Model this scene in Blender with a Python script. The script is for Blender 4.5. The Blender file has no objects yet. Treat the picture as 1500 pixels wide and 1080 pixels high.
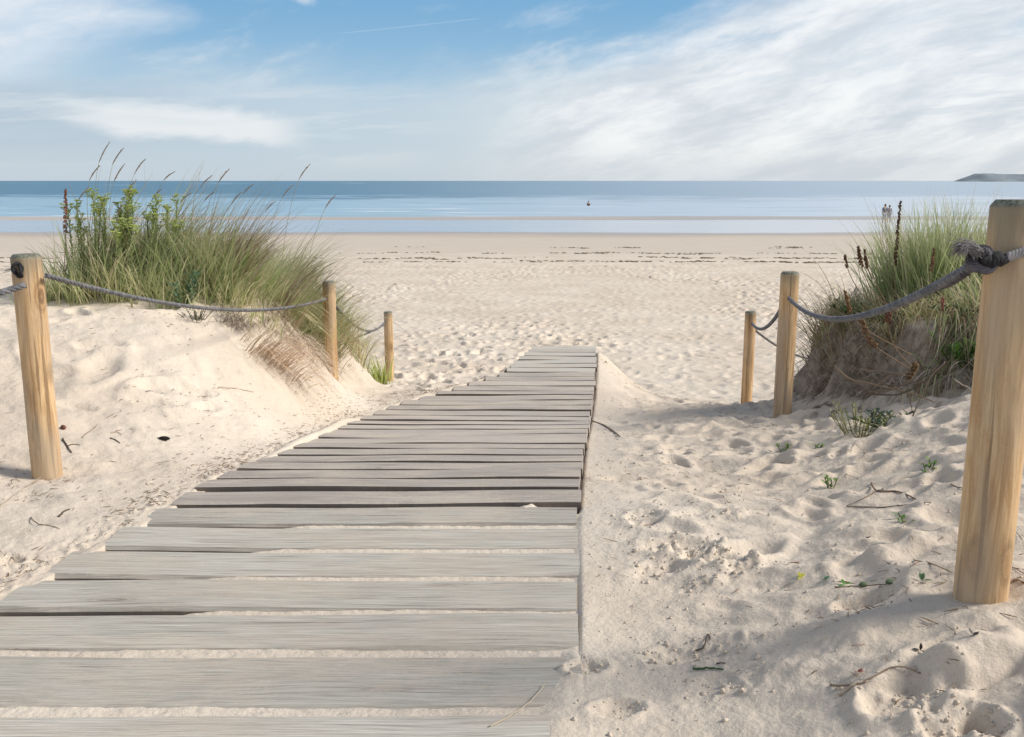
import bpy, math, random
import numpy as np
from mathutils import Vector, noise as mnoise
R = math.radians
rnd = random.Random(7)
rs = np.random.RandomState(11)
scene = bpy.context.scene
COL = scene.collection
EYE = 3.8
F = 1400.0
TILT = math.atan(275.0/F)
cT, sT = math.cos(TILT), math.sin(TILT)

# ------------------------------------------------------------------ helpers
def ray(px, py):
    a = (px-750.0)/F; b = (540.0-py)/F
    return (a, cT+b*sT, -sT+b*cT)
def at(px, py, Y):
    d = ray(px, py); s = Y/d[1]
    return Vector((d[0]*s, Y, EYE+d[2]*s))

def sstep(a, b, x):
    t = np.clip((x-a)/(b-a), 0, 1)
    return t*t*(3-2*t)

def hash2(ix, iy, seed):
    ix = ix.astype(np.int64).astype(np.uint32); iy = iy.astype(np.int64).astype(np.uint32)
    h = ix*np.uint32(374761393) + iy*np.uint32(668265263) + np.uint32((seed*1274126177) & 0xffffffff)
    h = (h ^ (h >> np.uint32(13)))*np.uint32(1274126177)
    h = (h ^ (h >> np.uint32(16)))*np.uint32(2246822519)
    h = h ^ (h >> np.uint32(15))
    return h.astype(np.float64)/4294967295.0

def vnoise(x, y, seed=0):
    ix = np.floor(x); iy = np.floor(y)
    fx = x-ix; fy = y-iy
    ux = fx*fx*fx*(fx*(fx*6-15)+10); uy = fy*fy*fy*(fy*(fy*6-15)+10)
    def g(dx, dy):
        a = hash2(ix+dx, iy+dy, seed)*2*np.pi
        return np.cos(a)*(fx-dx)+np.sin(a)*(fy-dy)
    n00 = g(0, 0); n10 = g(1, 0); n01 = g(0, 1); n11 = g(1, 1)
    return 1.4*((n00*(1-ux)+n10*ux)*(1-uy)+(n01*(1-ux)+n11*ux)*uy)

def fbm(x, y, octv=4, seed=0, gain=.5):
    s = 0; a = 1.0; f = 1.0
    for k in range(octv):
        s = s+a*vnoise(x*f+k*17.3, y*f-k*9.1, seed+k)
        a *= gain; f *= 2.03
    return s

# ------------------------------------------------------------------ terrain base
DK_Y = np.array([-3, 3.42, 3.65, 3.88, 4.11, 4.34, 4.57, 5.04, 5.5, 6.0, 6.4, 6.9, 7.6, 8.3, 10.2])
DK_H = np.array([1.20, 1.20, 1.207, 1.234, 1.268, 1.301, 1.335, 1.405, 1.472, 1.545, 1.595, 1.63, 1.675, 1.70, 1.75])
def deck_h(y): return np.interp(y, DK_Y, DK_H)
XL_Y = np.array([-3, 2.0, 2.56, 3.2, 3.65, 5.45, 6.05, 6.35, 6.9, 7.6, 8.45, 10.2])
XL_X = np.array([-2.3, -1.75, -1.52, -1.35, -1.28, -1.14, -1.11, -1.02, -.88, -.56, -.10, .24])
XR_Y = np.array([-3, 2.36, 3.4, 3.65, 5.27, 6.35, 7.6, 10.2])
XR_X = np.array([.12, .18, .25, .27, .42, .536, .672, .92])
def deck_l(y): return np.interp(y, XL_Y, XL_X)
def deck_r(y): return np.interp(y, XR_Y, XR_X)
DECK_END = 10.15

CP = np.array([
 (.3,1,1.2),(.3,2.4,1.2),(.35,3.4,1.2),(.45,4.3,1.33),(.55,5.3,1.48),(.68,6.3,1.63),(.85,7.6,1.76),(1.05,9,2.0),(1.2,10.2,2.3),
 (-1.75,1.5,1.2),(-1.6,2.5,1.2),(-1.4,3.4,1.2),(-1.25,4.5,1.32),(-1.18,5.5,1.43),(-1.08,6.4,1.56),(-.65,7.6,1.68),(-.2,8.5,1.84),(.0,9.6,2.1),
 (-.6,2,1.2),(-.5,4.5,1.36),(-.2,6.5,1.62),(.3,8.5,1.8),(.5,10,2.1),(-.6,0,1.2),(-.6,-3,1.2),
 (-.8,10.5,2.38),(-1.6,12,2.5),(.5,11.6,2.5),(0,13.5,2.57),(2,12.5,2.52),(3,11,2.42),(-3,12.5,2.5),(-6,13,2.5),(6,13,2.5),(12,13,2.5),(-12,13,2.5),
 (-1.96,3.87,1.2),(-2.6,3.5,1.15),(-3.5,4,1.05),(-2.5,2,1.15),(-2.6,5,.98),(-2.1,5.5,.96),(-3.5,5.2,.88),
 (-3.4,6.1,.79),(-2.7,6.3,.77),(-2.1,6.5,.80),(-1.75,6.9,.88),(-1.55,6.2,1.17),(-1.22,6.0,1.45),(-1.3,7.1,1.52),(-1.46,7.6,1.595),
 (-1.8,8.2,.98),(-1.65,9,1.35),(-1.5,8.1,1.42),(-1.3,9.2,2.03),(-1.12,8,1.73),(-1.2,8.7,1.93),(-1.0,7.6,1.70),(-1.0,9.8,2.2),(-2.5,10.4,2.2),(-2.5,8.5,1.05),(-3.5,8,1.05),(-1.65,7.3,1.2),
 (-4.5,6,.8),(-6,6,.8),(-6,9.5,2.0),(-6,3,.9),(-4,2,1.1),(-4,0,1.1),(-4,-3,1.1),(-12,6,.8),(-12,2,.9),(-12,10,2.0),(-12,-3,.9),
 (1.74,6,1.5),(2.27,9,2.135),(1.1,5,1.42),(1.2,4,1.28),(1.0,3,1.13),(.65,2.2,1.13),(.65,1.2,1.1),(1.1,2.1,.95),(1.6,2.2,.92),(1.5,3.0,1.02),(1.75,3.6,1.05),
 (1.8,4.45,1.18),(2.1,4.3,1.0),(1.55,5,1.36),(1.2,6,1.53),(1.2,7.2,1.75),(1.6,8.5,2.05),
 (2.2,4.7,1.14),(2.6,5.1,1.16),(3.2,4.9,.97),(4.5,4.5,.85),(2.1,6.4,1.52),(2.0,7.5,1.77),(3,9,2.15),(4,3.5,.85),(7,5,.8),(7,3,.8),(5,9.4,2.15),(8,9.4,2.1),
 (2.2,3,.9),(1.8,3.3,.95),(2.2,1,.9),(1.3,.5,1.0),(1.3,-3,1.0),(4,-3,.8),(12,4,.7),(12,-3,.8),(12,9,2.0),(4,1,.85)])
CC = .35
def _k(d2): return np.sqrt(d2+CC*CC)
_P = CP[:, :2]
_A = _k(((_P[:, None, :]-_P[None, :, :])**2).sum(-1)) - np.eye(len(CP))*0.02
_m = CP[:, 2].mean()
_W = np.linalg.solve(_A, CP[:, 2]-_m)
def rbf(x, y):
    s = np.full(x.shape, _m)
    for (px, py), w in zip(_P, _W):
        s += w*np.sqrt((x-px)**2+(y-py)**2+CC*CC)
    return s
BY = np.array([10, 12, 14.5, 20, 30, 45, 60, 73, 84, 93, 97, 103, 107, 120, 400])
BH = np.array([2.35, 2.5, 2.6, 2.8, 3.1, 3.45, 3.67, 3.80, 3.93, 3.86, 3.775, 3.77, 3.83, 4.2, 6])

MOUND = np.array([(2.14,6.3),(2.07,6.75),(2.3,7.4),(3.0,8.2),(5,8.7),(12,8.7),(12,5.6),(4.5,4.7),(3.2,4.75),(2.68,5.05),(2.42,5.65)])
def poly_sd(x, y, P):
    d = np.full(x.shape, 1e9); inside = np.zeros(x.shape, bool)
    n = len(P)
    for i in range(n):
        a = P[i]; b = P[(i+1) % n]; e = b-a
        wx = x-a[0]; wy = y-a[1]
        t = np.clip((wx*e[0]+wy*e[1])/(e@e), 0, 1)
        d = np.minimum(d, (wx-e[0]*t)**2+(wy-e[1]*t)**2)
        c = ((a[1] > y) != (b[1] > y)) & (x < (b[0]-a[0])*(y-a[1])/(b[1]-a[1]+1e-12)+a[0])
        inside ^= c
    d = np.sqrt(d)
    return np.where(inside, -d, d)

def base_h(x, y):
    """depth below eye level"""
    x = np.asarray(x, float); y = np.asarray(y, float)
    beach = np.interp(y+.9*vnoise(x*.05, y*.03, 90)*np.clip((y-30)/40, 0, 1.5), BY, BH)
    beach = beach + .012*vnoise(x*.02+3, y*.08, 91)*np.clip((y-60)/30, 0, 1)
    beach = beach+.030*vnoise(x*.035+1, y*.11, 97)*np.clip((y-62)/12, 0, 1)+.010*vnoise(x*.2, y*.5, 98)*np.clip((y-62)/12, 0, 1)
    h = beach.copy()
    near = y < 15
    if near.any():
        xn = x[near]; yn = y[near]
        r = rbf(xn, yn)
        # lone eroded hummock on the right
        bb = (xn > 1.5) & (yn > 4.3) & (yn < 9.5)
        if bb.any():
            sx = xn[bb]; sy = yn[bb]
            sd = poly_sd(sx, sy, MOUND)+.13*vnoise(sx*2.2, sy*2.2, 50)+.07*vnoise(sx*6, sy*6, 51)
            top = .84+.06*vnoise(sx*1.1, sy*1.1, 52)+.10*np.clip((2.7-sx)/.6, 0, 1)
            w = sstep(.06, -.22, sd)
            r[bb] = r[bb]-.05*sstep(.45, 0, sd)
            r[bb] = r[bb]*(1-w)+np.minimum(top, r[bb])*w
        w = sstep(12.3, 14.8, yn)
        hb = r*(1-w)+h[near]*w
        # meet the deck
        dl = deck_l(yn); dr = deck_r(yn); dh = deck_h(yn)
        rng = sstep(10.4, 9.9, yn)
        ol = np.maximum(dl-xn, 0); orr = np.maximum(xn-dr, 0)
        wl = np.exp(-(ol/np.interp(yn, [7, 8.5], [.22, .10]))**1.5)*rng
        wr = np.exp(-(orr/np.interp(yn, [7, 9], [.20, .34]))**1.5)*rng
        offl = .006+.012*vnoise(xn*5, yn*5, 59)
        offr = np.interp(yn, [3.3, 3.6, 7, 8, 10], [-.005, .03, .035, .02, .02])
        hb = np.where(xn < dl, hb*(1-wl)+(dh+offl)*wl, hb)
        hb = np.where(xn > dr, hb*(1-wr)+(dh+offr)*wr, hb)
        ins = sstep(-.015, .02, np.minimum(xn-dl-.05, dr-xn))*sstep(10.25, 10.12, yn)
        nse = vnoise(xn*3, yn*3, 60)*.004+vnoise(xn*14, yn*14, 61)*.003+vnoise(xn*50, yn*50, 62)*.002
        tgt = dh+np.interp(yn, [3.35, 3.47], [.0075, .115])+nse*.6
        # left ends of the near gaps are open
        gapopen = sstep(.62, .25, (xn-dl)+.45*vnoise(yn*4+7, yn*0, 63))*sstep(2.3, 2.5, yn)
        tgt = tgt+gapopen*.05
        # bottom right corner buried under drifted sand
        edge = np.interp(yn, [.5, 1.7, 1.98, 2.3, 2.5, 2.7], [-.25, -.02, .07, .15, .22, 2.0])+.02*vnoise(yn*6, xn*3, 64)
        bur = sstep(-.03, .05, xn-edge)
        tgt = tgt*(1-bur)+(dh-.006+.3*nse)*bur
        # small drift across the right ends where the ramp starts
        cx, cy = .10, 3.44
        q = np.exp(-(((xn-cx)/.20)**2+((yn-cy-.25*(xn-cx))/.075)**2)*1.2)*(.85+.5*vnoise(xn*9, yn*16, 66)+.3*vnoise(xn*25, yn*30, 67))
        tgt = tgt-.083*q*sstep(3.25, 3.5, yn)-.010*q
        hb = hb*(1-ins)+tgt*ins
        h[near] = hb
    return h

# ------------------------------------------------------------------ terrain detail
def prints(x, y, cell, length, width, depth, seed, dens=1.0):
    """random trodden footprints: elongated dents with a pushed-up rim"""
    out = np.zeros(x.shape)
    ix = np.floor(x/cell); iy = np.floor(y/cell)
    for dx in (-1, 0, 1):
        for dy in (-1, 0, 1):
            cx = ix+dx; cy = iy+dy
            px = (cx+.1+.8*hash2(cx, cy, seed))*cell; py = (cy+.1+.8*hash2(cx, cy, seed+1))*cell
            keep = hash2(cx, cy, seed+4) < dens
            ang = (hash2(cx, cy, seed+2)-.5)*2.4+np.pi/2
            sc = .7+.6*hash2(cx, cy, seed+3)
            ca = np.cos(ang); sa = np.sin(ang)
            u = ((x-px)*ca+(y-py)*sa)/(length*sc); v = (-(x-px)*sa+(y-py)*ca)/(width*sc)
            r = np.sqrt(u*u+v*v)
            out += np.where(keep, (-depth*np.exp(-(r/.8)**4)+depth*.5*np.exp(-((r-1.25)/.35)**2))*sc, 0)
    return out

STAMPS = []   # (x, y, rx, ry, rot, depth, crumble)
def detail(x, y):
    x = np.asarray(x, float); y = np.asarray(y, float)
    dl = deck_l(y); dr = deck_r(y)
    outd = np.maximum(dl-x, x-dr)+.0
    off = sstep(.0, .30, outd)
    off = np.where(y > 10.3, 1.0, off)
    left = sstep(0, -.5, x-dl); 
    z = np.zeros(x.shape)
    n1 = fbm(x*1.2, y*1.2, 3, 1); wob = fbm(x*2.1+5, y*2.1, 2, 8)
    right0 = (x > dr)*sstep(10, 8, y)
    # broad soft hollows and wind ridges
    right = sstep(0, .5, x-dr)*sstep(12, 9, y)
    z += off*.022*n1*sstep(30, 8, y)+off*right0*.006*fbm(x*4.5, y*3.2+x, 3, 12)
    rid = np.abs(vnoise(x*1.7+wob*.5, y*2.6+x*1.1, 21)); 
    z += right*off*(.045*(.25-rid))
    z += right*off*.012*fbm(x*5, y*8+x*2, 2, 23)
    amp = right*sstep(.5, 1.0, x)*sstep(3.6, 2.6, y)
    z += amp*.026*vnoise(x*3.0+1.2, y*4.2+x*1.5, 24)
    lf = left*sstep(11, 8, y)
    z += lf*off*.020*fbm(x*3.1, y*4+x, 3, 31)
    dm = lf*sstep(4.0, 4.8, y)*sstep(.35, .9, outd)
    z += dm*prints(x+.1*wob, y, .42, .16, .08, .028, 35, .55)
    z += lf*prints(x, y, .6, .10, .05, .018, 36, .35)*sstep(.2, .5, outd)
    # trodden strip to the right of the deck
    tr = right*sstep(.05, .3, outd)*sstep(1.6, 3.2, x*0+y)*sstep(2.0, 1.3, x-.12*y)
    z += tr*(prints(x+.05*wob, y+.05*n1, .33, .12, .065, .026, 41, .75)+prints(x-.06*wob+3.1, y+1.7, .24, .07, .045, .014, 43, .6))
    # small lumps and crumbs
    near = y < 9
    c = np.zeros(x.shape)
    if near.any():
        xn = x[near]; yn = y[near]
        rough = sstep(.0, .35, vnoise(xn*1.6+9, yn*1.6, 70)+.1)
        cr = np.abs(vnoise(xn*13, yn*13, 71))*.009+np.abs(vnoise(xn*31, yn*31, 72))*.005
        cn = off[near]*(rough*cr*.8+.0010*vnoise(xn*24, yn*24, 73)+.0006*vnoise(xn*60, yn*60, 74))
        # broken sand edge beside the left side of the deck
        e = np.exp(-((outd[near]-.06)/.08)**2)*(xn < dl[near])
        cn += e*(.010*np.abs(vnoise(xn*18, yn*18, 75))+.008*vnoise(xn*40, yn*40, 76))
        c[near] = cn
    z += c
    # the eroded face
    mm = (x > 1.7) & (x < 6) & (y > 4.5) & (y < 8.8)
    if mm.any():
        z[mm] += .05*fbm(x[mm]*7, y[mm]*7, 3, 80)*sstep(2.7, 2.9, EYE-1+0*x[mm])+.03*fbm(x[mm]*5, y[mm]*5, 3, 81)
    # beach trampled by many feet
    bm = (y > 9.3) & (y < 46)
    if bm.any():
        xb = x[bm]; yb = y[bm]
        k = sstep(9.3, 12, yb)*sstep(44, 36, yb)
        dn = .35+.65*sstep(-.2, .3, vnoise(xb*.22+4, yb*.10, 92)+.25*vnoise(xb*.8, yb*.3, 93))
        w1 = fbm(xb*2.5, yb*2.5, 2, 95)*.08
        zz = prints(xb+w1, yb+w1, .34, .14, .075, .042, 45, .8)+prints(xb-w1+4.3, yb+2.2, .47, .17, .085, .045, 55, .75)
        zz += .014*fbm(xb*4, yb*4, 3, 96)
        z[bm] += k*dn*zz
    # hand-placed broken footprints
    for (sx, sy, rx, ry, rot, dep, crum) in STAMPS:
        m = (np.abs(x-sx) < 3*max(rx, ry)) & (np.abs(y-sy) < 3*max(rx, ry))
        if not m.any(): continue
        xs = x[m]; ys = y[m]
        ca, sa = math.cos(rot), math.sin(rot)
        u = ((xs-sx)*ca+(ys-sy)*sa)/rx; v = (-(xs-sx)*sa+(ys-sy)*ca)/ry
        r = np.sqrt(u*u+v*v)+.25*vnoise(xs*14, ys*14, 101)
        zz = -dep*np.exp(-(r/.85)**4)+dep*.55*np.exp(-((r-1.2)/.28)**2)
        k1 = sstep(-.05, .35, vnoise(xs*22+3+2*vnoise(xs*9, ys*9, 105), ys*22, 102)); k2 = sstep(-.05, .30, vnoise(xs*47, ys*47, 103)); k3 = vnoise(xs*70, ys*70, 104)
        zz += np.exp(-(r/1.3)**4)*crum*(.50*k1+.40*k2*k1+.16*k2+.10*k3-.32)
        z[m] += zz
    return z
def H(x, y):
    x = np.atleast_1d(np.asarray(x, float)); y = np.atleast_1d(np.asarray(y, float))
    return EYE-base_h(x, y)+detail(x, y)
def gz(x, y): return float(H(x, y)[0])
def ground(px, py, y0=1.2, y1=60):
    """where the sight line meets the sand"""
    d = ray(px, py)
    Y = np.concatenate([np.arange(y0, min(y1, 14), .02), np.arange(14, y1, .15)]) if y1 > 14 else np.arange(y0, y1, .02)
    s = Y/d[1]; X = d[0]*s; Z = EYE+d[2]*s
    hz = H(X, Y)
    i = np.argmax(hz >= Z)
    if hz[i] < Z[i]: i = len(Y)-1
    return Vector((X[i], Y[i], hz[i]))

def stamp(px, py, rx, ry, rot, dep, crum):
    p = ground(px, py); STAMPS.append((p.x, p.y, rx, ry, R(rot), dep*.72, crum*.40))
for s in [(908,702,.10,.07,20,.022,.02),(1080,718,.12,.05,10,.018,.006),(1068,752,.10,.06,-5,-.016,.02),(945,762,.07,.08,0,.02,.022),
          (1000,800,.13,.07,-15,.022,.040),(1045,822,.10,.06,-35,.028,.030),(1085,832,.05,.04,-20,.025,.02),(960,835,.09,.05,30,.015,.024),(1035,850,.07,.05,10,-.008,.022),
          (1265,893,.08,.045,0,.018,.022),(1015,965,.13,.05,-5,.015,.026),(1330,1020,.10,.075,20,.038,.026),(1395,1062,.07,.05,0,.025,.03),(1440,1072,.04,.04,0,.03,.02),
          (858,980,.05,.035,0,.02,.02),(905,1042,.06,.04,0,.018,.02),(1060,1005,.10,.06,20,.006,.018),(1455,1010,.14,.09,60,.03,.0),(1290,950,.2,.05,10,.012,0),
          (975,605,.13,.08,10,.03,.02),(1035,640,.12,.07,0,.02,.02),(900,640,.16,.04,-35,.012,.01),(935,660,.10,.05,0,.018,.016),(1085,600,.15,.08,0,.02,.02),
          (12,828,.04,.04,0,.03,.02),(215,590,.12,.06,0,.022,.0),(150,505,.14,.07,20,.035,.0),(110,600,.1,.05,0,.02,0),(280,575,.13,.05,10,.02,0),(90,550,.13,.06,10,.025,0),
          (1425,950,.13,.06,20,-.03,0),(1180,700,.2,.05,10,-.02,0),(1330,800,.2,.06,20,-.02,0)]:
    stamp(*s)

# ------------------------------------------------------------------ mesh builder
class MB:
    def __init__(s): s.v = []; s.f = []; s.c = []
    def tube(s, pts, rad, n=6, cap=True, col=None, squash=None):
        pts = [Vector(p) for p in pts]
        if not hasattr(rad, '__len__'): rad = [rad]*len(pts)
        base = len(s.v)
        t0 = (pts[1]-pts[0]).normalized()
        ref = Vector((0, 0, 1)) if abs(t0.z) < .9 else Vector((1, 0, 0))
        a = t0.cross(ref).normalized()
        for i, p in enumerate(pts):
            t = (pts[min(i+1, len(pts)-1)]-pts[max(i-1, 0)])
            t = t.normalized() if t.length > 1e-9 else t0
            a = (a-t*a.dot(t)).normalized(); b = t.cross(a)
            for k in range(n):
                th = 2*math.pi*k/n
                s.v.append(tuple(p+(a*math.cos(th)+b*math.sin(th))*rad[i])); s.c.append(col or (1, 1, 1, 1))
        for i in range(len(pts)-1):
            for k in range(n):
                k2 = (k+1) % n
                s.f.append((base+i*n+k, base+i*n+k2, base+(i+1)*n+k2, base+(i+1)*n+k))
        if cap:
            s.f.append(tuple(base+k for k in range(n-1, -1, -1)))
            e = base+(len(pts)-1)*n
            s.f.append(tuple(e+k for k in range(n)))
    def leaf(s, p, d, up, L, W, col=None, bend=.2):
        p = Vector(p); d = Vector(d).normalized(); up = Vector(up)
        side = d.cross(up)
        side = side.normalized() if side.length > 1e-6 else Vector((1, 0, 0))
        nrm = side.cross(d)
        b = len(s.v)
        for t, w in ((0, .12), (.35, 1), (.7, .75), (1, .03)):
            q = p+d*L*t+nrm*(bend*L*(t-t*t))
            for sg in (-1, 1):
                s.v.append(tuple(q+side*sg*W*w*.5-nrm*0*W)); s.c.append(col or (1, 1, 1, 1))
        for i in range(3):
            s.f.append((b+2*i, b+2*i+1, b+2*i+3, b+2*i+2))
    def blob(s, p, r, n=6, m=4, jit=.25, col=None, flat=1.0, rg=rnd):
        p = Vector(p); b = len(s.v)
        for j in range(m+1):
            ph = math.pi*j/m
            for k in range(n):
                th = 2*math.pi*k/n
                q = r*(1+jit*(rg.random()-.5)*2)
                s.v.append((p.x+q*math.sin(ph)*math.cos(th), p.y+q*math.sin(ph)*math.sin(th), p.z+q*math.cos(ph)*flat)); s.c.append(col or (1, 1, 1, 1))
        for j in range(m):
            for k in range(n):
                k2 = (k+1) % n
                s.f.append((b+j*n+k, b+(j+1)*n+k, b+(j+1)*n+k2, b+j*n+k2))
    def build(s, name, mat, parent=None, smooth=True, loc=None):
        me = bpy.data.meshes.new(name)
        org = Vector(loc) if loc is not None else Vector((0, 0, 0))
        v = [(a[0]-org.x, a[1]-org.y, a[2]-org.z) for a in s.v]
        me.from_pydata(v, [], s.f)
        if s.c:
            ca = me.color_attributes.new('Col', 'FLOAT_COLOR', 'POINT')
            ca.data.foreach_set('color', np.array(s.c, dtype=np.float32).ravel())
        me.materials.append(mat)
        if smooth: me.polygons.foreach_set('use_smooth', [True]*len(me.polygons))
        me.update()
        o = bpy.data.objects.new(name, me); COL.objects.link(o)
        if parent is not None:
            o.parent = parent
            # vertices were given in world space
            o.location = org-parent.location if loc is not None else -parent.location
        else: o.location = org
        return o
def mesh_np(name, V, Fq, mat, parent=None, colors=None, smooth=True):
    me = bpy.data.meshes.new(name)
    V = np.asarray(V, np.float32); Fq = np.asarray(Fq, np.int32)
    nf, k = Fq.shape
    me.vertices.add(len(V)); me.vertices.foreach_set('co', V.ravel())
    me.loops.add(nf*k); me.loops.foreach_set('vertex_index', Fq.ravel())
    me.polygons.add(nf); me.polygons.foreach_set('loop_start', np.arange(0, nf*k, k, dtype=np.int32))
    me.polygons.foreach_set('loop_total', np.full(nf, k, dtype=np.int32))
    if smooth: me.polygons.foreach_set('use_smooth', np.ones(nf, bool))
    if colors is not None:
        ca = me.color_attributes.new('Col', 'FLOAT_COLOR', 'POINT')
        ca.data.foreach_set('color', np.asarray(colors, np.float32).ravel())
    me.update(calc_edges=True); me.validate()
    me.materials.append(mat)
    o = bpy.data.objects.new(name, me); COL.objects.link(o)
    if parent is not None: o.parent = parent; o.location = -parent.location
    return o
def tag(o, label=None, cat=None, group=None, kind=None):
    if label: o['label'] = label
    if cat: o['category'] = cat
    if group: o['group'] = group
    if kind: o['kind'] = kind
    return o
def thing(name, loc, label, cat, group=None):
    o = bpy.data.objects.new(name, None); COL.objects.link(o)
    o.location = Vector(loc); o.empty_display_size = .1
    return tag(o, label, cat, group)

# ------------------------------------------------------------------ materials
class NT:
    def __init__(s, nt): s.nt = nt
    def n(s, typ, **kw):
        o = s.nt.nodes.new(typ)
        for k, v in kw.items():
            if k == 'inp':
                for a, b in v.items():
                    if isinstance(b, bpy.types.NodeSocket): s.nt.links.new(b, o.inputs[a])
                    else: o.inputs[a].default_value = b
            else: setattr(o, k, v)
        return o
    def m(s, op, a, b=0.0, c=0.0, clamp=False):
        return s.n('ShaderNodeMath', operation=op, use_clamp=clamp, inp={0: a, 1: b, 2: c}).outputs[0]
    def mr(s, v, a, b, c=0.0, d=1.0, smooth=True):
        return s.n('ShaderNodeMapRange', interpolation_type='SMOOTHSTEP' if smooth else 'LINEAR', inp={0: v, 1: a, 2: b, 3: c, 4: d}).outputs[0]
    def mix(s, f, a, b, mode='MIX'):
        o = s.n('ShaderNodeMix', data_type='RGBA', blend_type=mode)
        for i, v in ((0, f), (6, a), (7, b)):
            if isinstance(v, bpy.types.NodeSocket): s.nt.links.new(v, o.inputs[i])
            else: o.inputs[i].default_value = (v if i == 0 else (*v[:3], 1))
        return o.outputs[2]
    def noise(s, vec, scale, det=3.0, rough=.5, dist=0.0):
        return s.n('ShaderNodeTexNoise', inp={'Vector': vec, 'Scale': scale, 'Detail': det, 'Roughness': rough, 'Distortion': dist}).outputs[0]
    def mapv(s, vec, sc=(1, 1, 1), loc=(0, 0, 0), rot=(0, 0, 0)):
        return s.n('ShaderNodeMapping', inp={0: vec, 1: loc, 2: rot, 3: sc}).outputs[0]
    def sep(s, v): return s.n('ShaderNodeSeparateXYZ', inp={0: v}).outputs
    def comb(s, x, y, z): return s.n('ShaderNodeCombineXYZ', inp={0: x, 1: y, 2: z}).outputs[0]
    def bump(s, h, st, dist=.01, nrm=None):
        i = {'Height': h, 'Strength': st, 'Distance': dist}
        if nrm is not None: i['Normal'] = nrm
        return s.n('ShaderNodeBump', inp=i).outputs[0]
def newmat(name):
    m = bpy.data.materials.new(name); m.use_nodes = True
    nt = m.node_tree; nt.nodes.clear()
    t = NT(nt)
    out = t.n('ShaderNodeOutputMaterial')
    return m, t, out
def principled(t, out, col, rough=.8, nrm=None, spec=.3, sub=None):
    i = {'Base Color': col if isinstance(col, bpy.types.NodeSocket) else (*col[:3], 1), 'Roughness': rough, 'Specular IOR Level': spec}
    if nrm is not None: i['Normal'] = nrm
    p = t.n('ShaderNodeBsdfPrincipled', inp=i)
    t.nt.links.new(p.outputs[0], out.inputs[0])
    return p

# sand
def make_sand():
    m, t, out = newmat('sand')
    pos = t.n('ShaderNodeNewGeometry').outputs['Position']
    X, Y, Z = t.sep(pos)
    c0 = (.645, .545, .435); c1 = (.72, .625, .51); c2 = (.45, .365, .285)
    big = t.noise(pos, .7, 3)
    med = t.noise(pos, 9, 4, .6)
    fine = t.noise(pos, 300, 2, .8)
    col = t.mix(t.mr(big, .35, .65), c0, c1)
    col = t.mix(t.m('MULTIPLY', t.mr(med, .52, .75), .25), col, c2)
    sp = t.mr(fine, .3, .7, .80, 1.14, False)
    col = t.mix(1.0, col, t.comb(sp, sp, sp), 'MULTIPLY')
    # coarser dark grains
    gr = t.noise(pos, 520, 1, .5)
    fade = t.mr(Y, 2, 7, 1, 0)
    col = t.mix(t.m('MULTIPLY', t.m('MULTIPLY', t.mr(gr, .66, .74), .55), fade), col, (.22, .16, .11))
    # soft shade of the right foreground, painted in as slightly greyer sand
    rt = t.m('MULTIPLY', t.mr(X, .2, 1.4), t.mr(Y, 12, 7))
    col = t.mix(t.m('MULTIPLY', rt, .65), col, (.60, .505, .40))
    # darker mottled brown on the steep eroded dune faces
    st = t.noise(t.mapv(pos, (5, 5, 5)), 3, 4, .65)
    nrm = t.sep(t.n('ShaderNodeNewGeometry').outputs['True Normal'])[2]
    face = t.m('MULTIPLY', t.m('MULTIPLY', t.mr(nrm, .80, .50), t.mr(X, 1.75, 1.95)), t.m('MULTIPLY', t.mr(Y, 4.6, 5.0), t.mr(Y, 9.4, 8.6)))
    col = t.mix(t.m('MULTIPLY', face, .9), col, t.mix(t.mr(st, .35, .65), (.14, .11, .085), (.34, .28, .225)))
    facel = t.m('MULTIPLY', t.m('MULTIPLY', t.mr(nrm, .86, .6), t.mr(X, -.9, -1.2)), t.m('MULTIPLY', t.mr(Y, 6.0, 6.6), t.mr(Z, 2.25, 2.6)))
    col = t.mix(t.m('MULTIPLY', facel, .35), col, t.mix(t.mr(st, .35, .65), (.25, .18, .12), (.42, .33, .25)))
    # top of hummocks under the grass
    # beach: bands
    dist = t.m('ADD', Y, t.m('MULTIPLY', t.m('SUBTRACT', t.noise(t.mapv(pos, (.05, .12, 0)), 1.0, 3), .5), 8))
    damp = t.mr(dist, 40, 50)
    col = t.mix(t.m('MULTIPLY', damp, .75), col, (.56, .48, .395))
    wet = t.mr(dist, 62, 73)
    col = t.mix(t.m('MULTIPLY', wet, .8), col, (.36, .30, .25))
    tanb = t.m('MULTIPLY', t.mr(Y, 88, 95), t.mr(X, 30, -5))
    col = t.mix(tanb, col, (.52, .40, .29))
    b = t.m('ADD', t.m('MULTIPLY', t.noise(pos, 460, 2, .7), 1.0), t.m('MULTIPLY', t.noise(pos, 90, 4, .75), .16))
    n1 = t.bump(b, t.m('MULTIPLY', t.mr(Y, 1.5, 14, .42, .10), 1.0), .004)
    n2 = t.bump(t.noise(pos, 22, 3, .6), t.mr(Y, 20, 48, .5, .1), .02, n1)
    rough = t.mr(t.m('MULTIPLY', wet, 1.0), 0, 1, .95, .30)
    principled(t, out, col, rough, n2, .25)
    return m
M_SAND = make_sand()

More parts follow.
